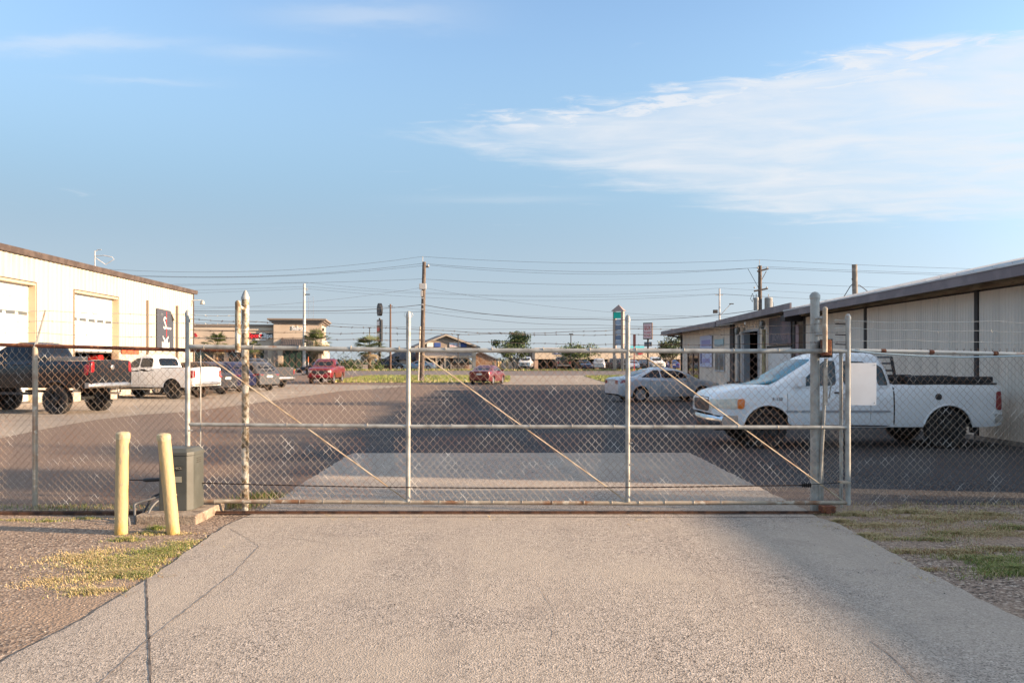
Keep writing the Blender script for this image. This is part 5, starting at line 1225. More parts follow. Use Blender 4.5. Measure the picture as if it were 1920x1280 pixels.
# ------------------------------------------------------------------ vegetation
bark = mat('bark', (.13, .10, .075), .9, c2=(.22, .18, .14), scale=8, bump=.5, stretch=(1, 1, .3))
leaf = mat('leaf_mid_green', (.055, .085, .022), .6); leaf2 = mat('leaf_light_green', (.11, .15, .035), .6); leaf3 = mat('leaf_dark_green', (.025, .045, .015), .6)
palm_l = mat('palm_frond', (.09, .11, .035), .55); palm_d = mat('dead_frond', (.24, .18, .10), .8)
def tree(name, label, x, y, H, cr, cz, n=2600, ls=.16, trunks=1, group=None, flat=.75, mats=None, sd=1):
    rg = random.Random(sd); t = thing(name, label, 'tree', (x, y, gz(y)), 0, group)
    b = B()
    for k in range(trunks):
        a = rg.random()*6; o = .12*(trunks > 1)
        top = (cr*.25*math.cos(a)*(trunks > 1), cr*.25*math.sin(a)*(trunks > 1), cz)
        b.tube([(o*math.cos(a), o*math.sin(a), -.1), (top[0]*.4+rg.uniform(-.1, .1), top[1]*.4, cz*.45), top], .1, 8, radii=[H*.025, H*.018, H*.012])
        for j in range(5):
            a2 = rg.random()*6; s = (top[0]*.7, top[1]*.7, cz*rg.uniform(.5, .8)); e = (cr*.65*math.cos(a2), cr*.65*math.sin(a2), cz+rg.uniform(-.1, .5)*(H-cz))
            b.tube([s, ((s[0]+e[0])/2, (s[1]+e[1])/2, (s[2]+e[2])/2+.1), e], .05, 6, radii=[H*.011, H*.008, H*.004])
    b.build('trunk', bark, t, smooth=60)
    cl = []
    for k in range(26):
        a = rg.random()*2*PI; u = rg.uniform(-1, 1); r = (rg.random())**.45; q = math.sqrt(1-u*u)
        cl.append((cr*r*q*math.cos(a), cr*r*q*math.sin(a), cz+(H-cz)*.5+(H-cz)*.62*u*r*flat, cr*rg.uniform(.18, .38)))
    c = B()
    for k in range(n):
        X, Y, Z, rr = cl[rg.randrange(26)] if rg.random() < .97 else (0, 0, cz+(H-cz)*.5, cr*.8)
        v = Vector((max(-.9, min(.9, rg.gauss(0, .5))), max(-.9, min(.9, rg.gauss(0, .5))), max(-.7, min(.7, rg.gauss(0, .4)))))*rr; p = Vector((X, Y, Z))+v
        d = Vector((rg.gauss(0, 1), rg.gauss(0, 1), rg.gauss(0, .6))).normalized(); e = d.orthogonal().normalized(); e.rotate(Matrix.Rotation(rg.random()*6, 3, d)); f = d.cross(e); s = ls*rg.uniform(.5, 1.1)
        c.add([p-e*s*.5, p+f*s*.28, p+e*s*.5, p-f*s*.28], [(0, 1, 2, 3)], rg.choices((0, 1, 2), (5, 3, 3))[0])
    c.build('crown', mats or [leaf, leaf2, leaf3], t); return t
def palm(label, x, y, H, spread, n=34, skirt=True, sd=1, trunk_h=None):
    rg = random.Random(sd); t = thing('palm_tree', label, 'palm tree', (x, y, gz(y)), 0, 'fan palms across the highway')
    th = trunk_h or H-spread*.55
    b = B(); b.tube([(0, 0, -.1), (.03, 0, th*.5), (0, 0, th)], .2, 10, radii=[.26, .20, .24])
    for k in range(50):
        a = rg.random()*6; z = th*rg.uniform(.15, 1); b.tube([(.2*math.cos(a), .2*math.sin(a), z), (.34*math.cos(a), .34*math.sin(a), z+.16)], .025, 4)
    b.build('trunk', mat('palm_trunk', (.28, .17, .09), .9, c2=(.15, .10, .06), scale=8, bump=.5), t)
    c = B()
    for k in range(n+(14 if skirt else 0)):
        dead = k >= n; a = rg.random()*2*PI; el = rg.uniform(-70, -30) if dead else rg.uniform(-30, 80)
        L = spread*rg.uniform(.7, 1.0)*(1 if not dead else .8)
        d = Vector((math.cos(a)*math.cos(R(el)), math.sin(a)*math.cos(R(el)), math.sin(R(el)))); p0 = Vector((0, 0, th)); p1 = p0+d*L*.55; 
        c.tube([p0, p1], .018, 3, 1 if dead else 0, cap=False)
        s = d.cross(Vector((0, 0, 1))); s = s.normalized() if s.length > .01 else Vector((1, 0, 0)); u = s.cross(d)
        for j in range(15):
            th_ = R(-75+150*j/14); v = d*math.cos(th_)+s*math.sin(th_); l = L*.62*rg.uniform(.75, 1.05); w = .055
            tip = p1+v*l-Vector((0, 0, 1))*l*.28*rg.uniform(.4, 1.2); mid = p1+v*l*.55; q = u*w*0+v.cross(u).normalized()*w
            c.add([p1, mid-q, tip, mid+q], [(0, 1, 2, 3)], 1 if dead else 0)
    c.build('crown', [palm_l, palm_d], t); return t
def cX(px, D): return PX(px, D)
palm('fan palm in front of the beige store wall, leftmost palm', cX(406, 117), 117, 4.9, 2.3, sd=2)
palm('short fan palm under the red and white shop sign', cX(477, 117), 117, 4.2, 1.5, 20, sd=3)
palm('wide fan palm behind the white pole at the store tower', cX(592, 116.5), 117, 5.2, 2.6, 44, sd=4)
palm('bushy fan palm with brown skirt, left of the black pylon sign', cX(692, 115.8), 116, 5.1, 2.8, 48, sd=5, trunk_h=3.0)
palm('small palm sprout low beside the store doors', cX(476+8, 118.5), 118.5, 2.6, 1.2, 14, False, sd=6)
tree('street_tree', 'round crowned green tree standing alone between the gabled shop and the strip mall', cX(966, 117), 117, 5.4, 3.1, 2.0, 6500, .34, 3, sd=11, mats=[leaf, leaf2, leaf3])
tree('street_tree', 'low light green multi-stemmed tree in front of the strip mall', cX(1082, 115), 115, 3.7, 2.7, 1.4, 4500, .30, 4, sd=12, mats=[leaf2, leaf2, leaf])
tree('street_tree', 'dull green tree half hidden by the far corner of the right shed', cX(1262, 112), 113, 5.3, 2.7, 1.6, 4500, .30, 3, sd=13, mats=[leaf, leaf3, mat('leaf_olive', (.10, .10, .04), .7)])
tree('street_tree', 'small olive tree beyond the strip mall roof', cX(1087, 148), 148, 4.4, 1.2, 2.6, 500, .26, 1, sd=14)
for k, (px, D, H, r, lb) in enumerate(((648, 119, 2.5, 1.6, 'rounded green shrub right of the store side wall'), (665, 116, 1.6, 1.5, 'low yellow green shrub left of the bushy palm'), (706, 115.8, 1.4, 1.2, 'low bright shrub at the foot of the bushy palm'), (528, 119, 1.2, .9, 'shrub at the store pilaster'))):
    t = thing('shrub', lb, 'shrub', (cX(px, D), D, gz(D))); rg = random.Random(k+40)
    c = B()
    for _ in range(900):
        p = Vector((rg.gauss(0, .4)*r, rg.gauss(0, .4)*r, abs(rg.gauss(0, .45))*H*.8)); d = Vector((rg.gauss(0, 1), rg.gauss(0, 1), rg.gauss(0, 1))).normalized(); e = d.orthogonal().normalized(); f = d.cross(e); s = .2
        c.add([p-e*s*.5, p+f*s*.3, p+e*s*.5, p-f*s*.3], [(0, 1, 2, 3)], rg.randrange(3))
    c.build('foliage', [leaf, leaf2, leaf2 if k != 0 else leaf3], t); st_ = B(); st_.tube([(0, 0, -.05), (0, 0, H*.5)], .05, 6); st_.build('stem', bark, t)
# trees right of the yard, out of frame: their shade lies across the left of the lot
for k, (x, y, H, r) in enumerate(((27, 5.5, 10.0, 1.1), (25, 10.2, 8.8, 2.2), (26, 13.2, 8.6, 2.2), (27, 26.5, 10.5, 1.6))):
    tree('shade_tree', ('shade tree nearest the road side of the right shed', 'shade tree behind the near end of the right shed', 'shade tree behind the middle of the right shed', 'tall shade tree behind the far end of the right shed')[k], x, y, H, r, (7.7, 5.5, 5.5, 5.5)[k], 1700, .42, 1, sd=50+k)
fw = B(); rg = random.Random(5)
for k in range(5200):
    x = rg.uniform(-330, 330); y = 470+rg.uniform(0, 60); h = 3.2+1.6*math.sin(x*.03)+1.2*math.sin(x*.011+1)+rg.uniform(-.4, .8)
    p = Vector((x, y, rg.uniform(0, h))); s = rg.uniform(.9, 2.2); a = rg.random()*3
    fw.add([p+Vector((-s*math.cos(a), -s*math.sin(a), -s*.4)), p+Vector((s*math.cos(a), s*math.sin(a), -s*.4)), p+Vector((0, 0, s*.7))], [(0, 1, 2)], rg.randrange(2))
props(fw.build('distant_treeline', [mat('far_leaf', (.09, .11, .09), .9), mat('far_leaf_dark', (.06, .08, .065), .9)], kind='stuff'), 'low hazy line of trees on the horizon beyond the shops', 'trees')
# ------------------------------------------------------------------ poles and lines
wood = mat('creosoted_pole', (.085, .065, .052), .9, c2=(.17, .13, .10), scale=6, bump=.4, stretch=(3, 3, .4)); ins = mat('porcelain', (.45, .43, .40), .3)
whitep = mat('whitened_pole', (.55, .53, .50), .7, c2=(.40, .37, .34), scale=2)
def PT(px, py, D): return Vector((PX(px, D), D, PZ(py, D)))
def pole(name, label, px, D, top, r0, r1, m, tilt=0.):
    X = PX(px, D); z = gz(D); H = PZ(top, D)-z
    t = thing(name, label, 'utility pole', (X, D, z)); B().tube([(0, 0, -.2), (tilt*.5, 0, H*.5), (tilt, 0, H)], .1, 12, radii=[r0, (r0+r1)/2, r1]).build('pole', m, t, smooth=60); return t, H
D1 = 67.5
p1, H1 = pole('utility_pole', 'wooden utility pole with white equipment box standing in the grass verge, centre left', 790.5, D1, 491, .22, .15, wood, .22)
def loc(t, px, py, D=D1): return (PX(px, D)-t.location.x, 0, PZ(py, D)-t.location.z)
B().tube([loc(p1, 792.5, 491), loc(p1, 792.5, 481)], .03, 6).build('pole_pin', ins, p1)
b = B(); b.cb(loc(p1, 798, 500), (.55, .12, .14)); b.build('side_arm', wood, p1); B().lathe([(.07, 0), (.09, .12), (.04, .2)], 10, loc(p1, 803, 500)).build('insulator', ins, p1)
bb_ = part_box('equipment_box', -.28, .30, -.42, -.14, loc(p1, 793, 543)[2], loc(p1, 793, 532)[2], ins, p1, bevel=.03); bb_.location.x = .12
part_box('box_tray', -.05, .12, -.32, -.1, loc(p1, 793, 556)[2], loc(p1, 793, 545)[2], ins, p1)
B().tube([(-.26, -.18, -.1), (-.10, -.18, loc(p1, 790, 612)[2])], .06, 8).build('cable_guard', mat('pale_cable_guard', (.55, .50, .42), .6), p1)
for py in (559, 571, 580): B().cb((.1+.0, -.18, loc(p1, 793, py)[2]), (.16, .12, .10)).build('clamp', ins, p1)
D2 = 67.8
p2, H2 = pole('utility_pole', 'dark wooden pole with crossarms and grey transformers behind the right shed', 1425, D2, 498, .20, .15, wood, .0)
def l2(px, py): return (PX(px, D2)-p2.location.x, 0, PZ(py, D2)-p2.location.z)
B().tube([l2(1424, 498), l2(1424, 487)], .03, 6).build('pole_pin', ins, p2)
for py, a, c, dy in ((506, 1419, 1440, -.1), (543, 1413, 1439, -.1)):
    B().tube([Vector(l2(a, py+3))+Vector((0, dy, 0)), Vector(l2(c, py-2))+Vector((0, dy, 0))], .07, 4).build('crossarm', wood, p2)
    for q in (a+1, c-2): B().lathe([(.05, 0), (.08, .08), (.03, .18)], 8, Vector(l2(q, py-2))+Vector((0, dy, 0))).build('insulator', ins, p2)
B().tube([l2(1428, 525), l2(1437, 508)], .03, 5).build('arm_brace', wood, p2)
for px, w, nm in ((1441, .33, 'transformer'), (1418, .22, 'transformer')):
    c = l2(px, 581); o = B().lathe([(w*.9, 0), (w, .05), (w, .95), (w*1.05, .97), (w*.9, 1.05), (0, 1.1)], 16, c); o.build('transformer', mat('transformer_grey', (.38, .39, .38), .5, c2=(.28, .28, .28), scale=4), p2, smooth=40)
    B().tube([Vector(c)+Vector((0, 0, 1.05)), Vector(c)+Vector((0, 0, 1.35))], .04, 6).build('bushing', ins, p2)
b = B()
for a, c in (((1411, 550), (1407, 560)), ((1407, 560), (1411, 566)), ((1411, 566), (1413, 556)), ((1413, 556), (1411, 550)), ((1424, 543), (1402, 503)), ((1441, 555), (1450, 568)), ((1450, 568), (1450, 582))): b.tube([l2(*a), l2(*c)], .018, 4)
b.build('jumper_wires', dark_t, p2, kind='stuff')
p3, H3 = pole('utility_pole', 'bare grey pole stub rising behind the roof of the near right shed', 1606, 40, 496, .14, .13, mat('grey_pole', (.16, .14, .12), .9, c2=(.24, .21, .18), scale=5), -.1)
b = B()
for a, c in (((1604, 527), (1594, 537)), ((1594, 537), (1580, 560)), ((1604, 535), (1612, 535)), ((1612, 535), (1632, 550)), ((1597, 522), (1601, 535))): b.tube([(PX(q[0], 40)-p3.location.x, 0, PZ(q[1], 40)-p3.location.z) for q in (a, c)], .02, 4)
b.build('cable_drops', dark_t, p3, kind='stuff')
p4, H4 = pole('utility_pole', 'tall whitish pole across the highway in front of the store tower', 570.5, 116.6, 532, .26, .17, whitep)
for py in (541, 544): B().tube([(0, 0, PZ(py, 116.6)-p4.location.z), (.5, 0, PZ(py, 116.6)-p4.location.z)], .07, 5).build('bracket', ins, p4)
B().cb((.45, 0, PZ(552, 116.6)-p4.location.z), (.7, .3, .12)).build('street_lamp_head', dark_t, p4)
p5, H5 = pole('utility_pole', 'slim brown pole just right of the black pylon sign', 732, 116.5, 570, .16, .12, mat('brown_pole', (.14, .085, .06), .9))
B().cb((0, 0, PZ(574, 116.5)-p5.location.z), (.7, .1, .1)).build('crossarm', wood, p5)
p6, H6 = pole('utility_pole', 'slim pale pole with crossarm and street lamp beyond the right shed', 1349, 116, 541, .16, .11, whitep)
for py, a, c in ((553, -.6, .5),): B().cb(((a+c)/2, 0, PZ(py, 116)-p6.location.z), (c-a, .12, .12)).build('crossarm', ins, p6)
B().tube([(0, 0, PZ(592, 116)-p6.location.z), (.7, -.3, PZ(582, 116)-p6.location.z), (1.45, -.5, PZ(571, 116)-p6.location.z)], .05, 6).build('lamp_arm', whitep, p6); B().cb((1.6, -.5, PZ(570, 116)-p6.location.z), (.6, .25, .12)).build('street_lamp_head', dark_t, p6)
B().cb((-.6, 0, PZ(584, 116)-p6.location.z), (.6, .4, .5)).build('signal_box', dark_t, p6)
lp, _ = pole('flagless_pole', 'white stub pole by the left shed roof with thin looped bracket', 178, 60, 470, .05, .04, whitep)
lp.name = 'roof_light_pole'; lp['category'] = 'light pole'
def l7(px, py): return (PX(px, 60)-lp.location.x, 0, PZ(py, 60)-lp.location.z)
b = B(); b.tube([l7(178, 480), l7(195, 479), l7(210, 482), l7(214, 486), l7(198, 496), l7(180, 484)], .03, 4); b.build('loop_bracket', whitep, lp); b = B(); b.tube([l7(178, 472), l7(184, 468), l7(190, 468)], .03, 4); b.build('short_arm', whitep, lp)
for k, (px, top, D) in enumerate(((859, 627, 112.5), (1070.5, 626, 117), (693, 614, 121))):
    t = thing('lamp_post', ('thin dark lamp post in front of the gabled shop', 'thin dark lamp post in front of the strip mall', 'thin lamp post above the bushy palm')[k], 'lamp post', (PX(px, D), D, gz(D)))
    H = PZ(top, D)-gz(D); B().tube([(0, 0, 0), (0, 0, H)], .07, 6).build('pole', dark_t, t); B().cb((0, 0, H), (.55, .3, .12)).build('lamp_head', dark_t, t)
# delineator stake
t = thing('marker_post', 'short white post with orange top on the far verge', 'marker post', (PX(578, 114), 114, gz(114))); B().tube([(0, 0, 0), (0, 0, 1.2)], .06, 6).build('post', whitep, t); B().tube([(0, 0, 1.2), (0, 0, 2.0)], .06, 6).build('sleeve', mat('orange_sleeve', (.6, .15, .05), .6), t)
wm = mat('overhead_cable', (.07, .07, .08), .6)
wires = [   # anchors (px,py,D), sag in metres per span, radius
    ([(-300, 436, 62), (792, 481, D1), (1424, 487, D2), (2300, 508, D2+4)], (2.1, .42, .35), .013, 'topmost power line running over the utility pole pins'),
    ([(-300, 450, 62), (792, 494, D1), (1419, 502, D2), (2300, 520, D2+4)], (1.9, .52, .3), .015, 'second power line, upper of the pair at the side arm'),
    ([(-300, 460, 62.5), (803, 497, D1+.1), (1438, 500, D2), (2300, 516, D2+4)], (1.7, .70, .3), .013, 'second power line, lower of the pair at the side arm'),
    ([(-250, 520, 62), (792, 523, D1), (1425, 530, D2), (2200, 548, D2+4)], (.5, .35, .2), .013, 'neutral line about a third down the centre pole'),
    ([(330, 580, 60), (792, 539, D1), (1424, 594, D2)], (.35, .7), .010, 'slack thin cable from the white equipment box'),
    ([(-250, 566, 62), (600, 583, 65), (792, 571, D1), (1110, 598, D1), (1425, 580, D2)], (.25, .12, .35, .35), .028, 'thick black bundled cable at mid height'),
    ([(-250, 574, 62), (600, 587, 65), (792, 584, D1), (1110, 609, D1), (1425, 612, D2)], (.15, .05, .3, .1), .016, 'black cable just under the thick bundle'),
    ([(-250, 612, 62), (560, 602, 65), (900, 617, D1), (1300, 610, D2)], (.05, .1, .1), .014, 'lowest cable stretched just above the barbed wire'),
    ([(-200, 528, 112), (570.5, 529, 116.6), (1349, 540, 116), (2100, 560, 118)], (.6, 1.5, .5), .016, 'faint topmost line of the poles across the highway'),
    ([(-200, 552, 112), (575, 537, 116.6), (1344, 551, 116), (2100, 572, 118)], (.3, .9, .5), .016, 'faint second line of the poles across the highway'),
    ([(-200, 560, 112), (575, 541, 116.6), (1354, 551, 116), (2100, 574, 118)], (.3, 1.3, .5), .016, 'faint third line of the poles across the highway'),
    ([(-200, 562, 112), (732, 575, 116.5), (1349, 590, 116)], (.4, .9), .016, 'faint low line across the highway')]
for k, (an, sg, r, lb) in enumerate(wires):
    P = [PT(*a) for a in an]; q = []
    for i, (a, c) in enumerate(zip(P, P[1:])):
        for j in range(20): t = j/20; p = a.lerp(c, t); p.z -= sg[i]*4*t*(1-t); q.append(p)
    q.append(P[-1]); b = B(); b.tube([p-P[0] for p in q], r*.8, 4, cap=False)
    o = b.build('power_line', wm, None, loc=tuple(P[0])); props(o, lb, 'cable', 'overhead lines')
# lattice mast far away
ms = thing('radio_mast', 'faint thin lattice radio mast behind the store tower', 'mast', (PX(583, 330), 330, gz(330))); Hm = PZ(556, 330)-gz(330)
b = B()
for x in (-1.0, 1.0): b.tube([(x, 0, 0), (x, 0, Hm)], .06, 3)
b.build('mast_legs', mat('mast_steel', (.35, .33, .35), .6), ms, kind='stuff'); b = B()
for k in range(24): z = Hm*k/24; b.tube([(-1, 0, z), (1, 0, z+Hm/24)], .03, 3)
b.build('mast_bracing', MATS['mast_steel'], ms, kind='stuff')
# ------------------------------------------------------------------ signs across the highway
dk = mat('sign_black', (.02, .02, .022), .5); wh = mat('sign_white', (.70, .68, .66), .5); rd = mat('sign_red', (.45, .03, .04), .5); bl_ = mat('sign_blue', (.03, .07, .25), .5)
def TH(name, label, cat, px, D, rz=0.): return thing(name, label, cat, (PX(px, D), D, gz(D)), rz)
def H_(py, D): return PZ(py, D)-gz(D)
D = 117.5; t = TH('pylon_sign', 'tall narrow black pylon sign with a round topped upper cabinet', 'sign', 712, D, R(-62))
b = B(); b.box(-.7, .7, -.22, .22, H_(640, D), H_(599.5, D)); b.build('lower_cabinet', dk, t)
b = B(); pr = [(-.9, H_(598, D)+.1), (.9, H_(598, D)+.1)]; zc = H_(581, D)
pr = [(.74*math.cos(R(a)), zc+1.0*math.sin(R(a))) for a in range(-60, 241, 20)]; b.prism(pr, -.22, .22, 'y'); b.build('round_cabinet', dk, t)
for k in range(3): part_box('sign_panel', -.6, .6, -.26, -.23, H_(632-k*11, D), H_(624-k*11, D), wh if k != 1 else rd, t)
B().tube([(0, 0, 0), (0, 0, H_(640, D))], .22, 8).build('pole', dk, t)
B().tube([(0, 0, H_(600, D)), (0, 0, H_(596, D))], .15, 8).build('neck', dk, t)
D = 114; t = TH('tower_sign', 'beige two legged tower sign with pointed cap and green top panel', 'sign', 1161, D, R(-30))
beige = mat('tower_stucco', (.38, .30, .24), .7); gw = 1.15
for x in (-.70, .52): part_box('column', x-.17, x+.17, -.25, .25, 0, H_(584, D), beige, t)
b = B(); z0, z1 = H_(583, D), H_(571, D); b.add([(-1.05, -.5, z0), (.88, -.5, z0), (.88, .5, z0), (-1.05, .5, z0), (-.08, 0, z1)], [(0, 1, 4), (1, 2, 4), (2, 3, 4), (3, 0, 4), (0, 3, 2, 1)]); b.build('pointed_cap', mat('cap_tile', (.30, .22, .20), .8), t)
part_box('sign_panel', -.75, .35, -.29, -.26, H_(597, D), H_(585, D), mat('sign_green', (.0, .46, .34), .4), t, label='bright green panel')
slt = mat('sign_slate', (.16, .21, .30), .5)
for k, m_ in enumerate((mat('sign_pale_blue', (.32, .40, .50), .5), slt, mat('sign_greyed', (.40, .43, .48), .5), slt, MATS['sign_pale_blue'])): part_box('sign_panel', -.53, .35, -.12, .12, H_(609+k*9.5, D), H_(600+k*9.5, D), m_, t)
D = 108; t = TH('pole_sign', 'square white sign with red lettering on a single post, right of the gate centre', 'sign', 1215, D, R(-26))
part_box('sign_box', -.62, .62, -.22, .22, H_(636, D), H_(605, D), mat('sign_rim', (.10, .07, .06), .5), t); part_box('sign_face', -.55, .55, -.25, -.221, H_(634, D), H_(607, D), mat('pinkish_sign_face', (.68, .52, .52), .5), t)
smudge(t, rd, -.42, .42, -.2505, H_(618.5, D), H_(609, D), 3, 7); smudge(t, rd, -.47, .47, -.2505, H_(625, D), H_(621, D), 5, 8); smudge(t, rd, -.47, .47, -.2505, H_(631.5, D), H_(627.5, D), 5, 9)
B().tube([(0, 0, 0), (0, 0, H_(636, D))], .13, 8).build('pole', dark_t, t); part_box('lower_sign', -.5, .55, -.1, .1, H_(649, D), H_(641, D), mat('sign_dull', (.12, .13, .14), .5), t)
D = 112; t = TH('pole_sign', 'narrow dark upright sign between the tower sign and the square sign', 'sign', 1189, D); part_box('sign_box', -.13, .2, -.2, .2, H_(649, D), H_(627, D), mat('dark_red_sign', (.10, .03, .03), .5), t); B().tube([(0, 0, 0), (0, 0, H_(649, D))], .07, 6).build('pole', rd, t)
# ------------------------------------------------------------------ buildings across the highway
stuc = mat('beige_stucco', (.52, .42, .32), .8, c2=(.46, .365, .28), scale=.5); stuc2 = mat('pale_stucco', (.52, .43, .33), .8); corn = mat('cornice_brown', (.20, .16, .13), .7); awn = mat('awning_bronze', (.17, .14, .13), .5); stone = mat('pilaster_stone', (.34, .28, .23), .9, c2=(.24, .19, .16), scale=2)
sgl = mat('storefront_glass', (.02, .035, .03), .05)
D = 121.0; x0 = PX(250, D); t = thing('store_building', 'beige stucco store with corner tower, shop signs and dark shopfront glass', 'building', (PX(440, D), D, gz(D)), R(9))
ox = t.location.x; oz = gz(D)
def sx(px): return PX(px, D)-ox
def sz(py): return PZ(py, D)-oz
b = B(); b.box(sx(250), sx(512), .0, 14, sz(650), sz(612)); b.build('wall', stuc, t)
part_box('parapet_cap', sx(250), sx(513), -.25, .15, sz(612), sz(608), corn, t); part_box('band', sx(250), sx(512), -.12, .05, sz(619), sz(614), stuc2, t)
for k, (a, c) in enumerate(((250, 345), (362, 368), (402, 410), (421, 428), (493, 500), (500, 512))): part_box('pier', sx(a), sx(c), -.1, .5, 0, sz(650), stone if k != 5 else stuc2, t)
for a, c in ((345, 362), (368, 402), (410, 421), (428, 493)):
    wf = empty('shop_window', t, (sx(a), .35, 0)); w = sx(c)-sx(a); part_box('pane', 0, w, 0, .03, .3, sz(650), sgl, wf)
    n = max(1, int(w/1.4))
    for k in range(n+1): part_box('mullion', w*k/n-.04, w*k/n+.04, -.04, -.001, 0, sz(650), dk, wf)
# tower
b = B(); b.box(sx(512), sx(598), -.9, 10, sz(650), sz(601)); b.build('tower_wall', stuc, t)
b = B()
for (e, za, zb_) in ((.25, 606, 603), (.55, 603, 600), (.85, 600, 597)): b.box(sx(512)-e, sx(598)+e, -.9-e, 10+e, sz(za), sz(zb_))
b.build('cornice', corn, t)
for a, c in ((512, 529), (588, 600)): part_box('pier', sx(a), sx(c), -1.0, .3, 0, sz(650), stone if a > 520 else stone, t)
part_box('pier', sx(520), sx(529), -1.15, -1.0, 0, sz(652), stuc2, t)
wf = empty('shop_window', t, (sx(529), -.3, 0)); w = sx(588)-sx(529); part_box('pane', 0, w, 0, .03, 0, sz(652), mat('green_storefront_glass', (.03, .06, .05), .04), wf)
for k in range(6): part_box('mullion', w*k/5-.05, w*k/5+.05, -.05, -.001, 0, sz(652), dk, wf)
b = B(); b.prism([(-2.6, sz(652)), (-.91, sz(652)), (-.91, sz(635))], sx(527), sx(585), 'x'); b.build('awning', awn, t)
rb_ = B()
for k in range(19): xx = sx(527)+(sx(585)-sx(527))*k/18; rb_.tube([(xx, -2.62, sz(652)+.02), (xx, -.93, sz(635)+.03)], .035, 3)
rb_.build('awning_seams', dark_t, t, kind='stuff')
for px in (540, 556, 570): part_box('accent_tile', sx(px)-.25, sx(px)+.25, -.96, -.90, sz(606.5), sz(603.5), stuc2, t)
part_box('side_wing', sx(600)-.6, sx(600), 1.5, 16, 0, sz(640), stuc2, t)
b = B(); b.prism([(-.89, 0), (14, 0), (14, sz(640)), (2.0, sz(630)), (-.89, sz(606))], sx(598)+.02, sx(600)+.02, 'x'); b.build('side_wall', stuc2, t)
part_box('wall_lamp', sx(600)+.05, sx(600)+.3, -.4, .0, sz(620), sz(614), dk, t); part_box('wall_lamp', sx(600)+.05, sx(600)+.3, -.4, .0, sz(628), sz(626), dk, t)
sp1 = part_box('sign_backing', sx(468), sx(509), -.22, -.10, sz(633.5), sz(624.5), dk, t, bevel=.03)
txt('Sport', 1.02, mat('sign_bright_red', (.62, .02, .03), .5), sp1, (sx(477), -.26, sz(629)), (R(90), 0, 0), 'lettering', .03, bold=.04, sx=.85)
txt('Clips', 1.02, wh, sp1, (sx(496.5), -.26, sz(629)), (R(90), 0, 0), 'lettering', .03, bold=.04)
part_box('sub_sign', sx(478), sx(497), -.2, -.1, sz(637.5), sz(634.2), wh, t)
txt('Sabo', .85, wh, t, (sx(555), -.96, sz(615)), (R(90), 0, 0), 'lettering', .04, bold=.03); txt('& BEAUTY', .35, wh, t, (sx(556), -.96, sz(620.5)), (R(90), 0, 0), 'lettering', .03) if False else None
rs_ = B()
for k in range(4): rs_.cb((sx(362+k*3), -.15, sz(627+(k % 2)*1.5)), (.3, .12, .55 if k % 2 else .35), rot=Matrix.Rotation(R(30*(-1)**k), 3, 'Y'))
rs_.build('red_logo', rd, t, kind='stuff')
txt('Cricut', .7, mat('sign_dim_brown', (.20, .10, .08), .6), t, (sx(434), -.14, sz(628)), (R(90), 0, 0), 'lettering', .02) if False else None
rt = B()
for a in (378, 391, 402, 408): rt.box(sx(a), sx(a+5), 3, 5, sz(608), sz(605.5))
rt.build('roof_unit', dk, t, kind='stuff')
# gabled shop
D = 118.0; t = thing('gabled_shop', 'small gabled shop with tan siding, ribbed porch roof and brick base', 'building', (PX(842, D), D, gz(D)), R(14)); ox = t.location.x; oz = gz(D)
sid = mat('tan_siding', (.25, .20, .155), .8); sh = mat('shingle_grey', (.20, .18, .17), .9); brk = mat('rough_brick', (.32, .17, .10), .9, c2=(.45, .30, .19), scale=3.5, lo=.45, hi=.55, c3=(.16, .08, .05), s3=6)
b = B(); b.prism([(sx(798), sz(663)), (sx(888), sz(663)), (sx(888), sz(648)), (sx(838), sz(629)), (sx(798), sz(644))], 1.6, 9, 'y'); b.build('gable_wall', sid, t)
trimc = mat('tan_trim', (.34, .29, .23), .7)
def slab(a, c, y0, y1, th, m, nm):
    a, c = Vector(a), Vector(c); return B().prism([tuple(a), tuple(c), (c.x, c.y+th), (a.x, a.y+th)], y0, y1, 'y').build(nm, m, t)
slab((sx(779), sz(652)), (sx(838), sz(628)), .9, 10, .22, sh, 'roof'); slab((sx(838), sz(628)), (sx(904), sz(652)), .9, 10, .22, sh, 'roof')
slab((sx(779), sz(653.2)), (sx(838), sz(629)), .8, .9, .20, trimc, 'barge_board'); slab((sx(838), sz(629)), (sx(904), sz(653.2)), .8, .9, .20, trimc, 'barge_board')
b = B(); b.prism([(-1.2, sz(667)), (1.6, sz(657)), (1.6, sz(656)), (-1.2, sz(666))], sx(785), sx(890), 'x'); b.build('porch_roof', mat('porch_metal', (.30, .27, .25), .5), t)
rb_ = B()
for k in range(34): xx = sx(785)+(sx(890)-sx(785))*k/33; rb_.tube([(xx, -1.2, sz(666)+.03), (xx, 1.55, sz(656)+.03)], .05, 3)
rb_.build('porch_roof_ribs', sh, t, kind='stuff')
part_box('porch_beam', sx(786), sx(890), -1.25, -1.0, sz(671), sz(667.5), mat('porch_beam_tan', (.40, .31, .22), .7), t)
b = B(); b.box(sx(793), sx(884), 1.6, 9, .9, sz(657)); b.build('wall', mat('shop_wall_brown', (.17, .10, .07), .8), t)
for a, c in ((796, 815), (850, 884)):
    n = 7 if c-a > 20 else 4
    for r_ in range(3):
        for k in range(n): part_box('stone_block', sx(a)+(sx(c)-sx(a))*(k+.03)/n, sx(a)+(sx(c)-sx(a))*(k+.97)/n, 1.3+.05*((k+r_) % 2), 1.6, .04+r_*.3, .31+r_*.3, brk, t)
for px in (789, 816, 832, 885): part_box('porch_post', sx(px)-.14, sx(px)+.14, -1.15, -.9, 0, sz(671), MATS['porch_beam_tan'] if px != 885 else stuc2, t)
part_box('porch_post', sx(884), sx(890), -1.2, -.8, 0, sz(660), stuc2, t)
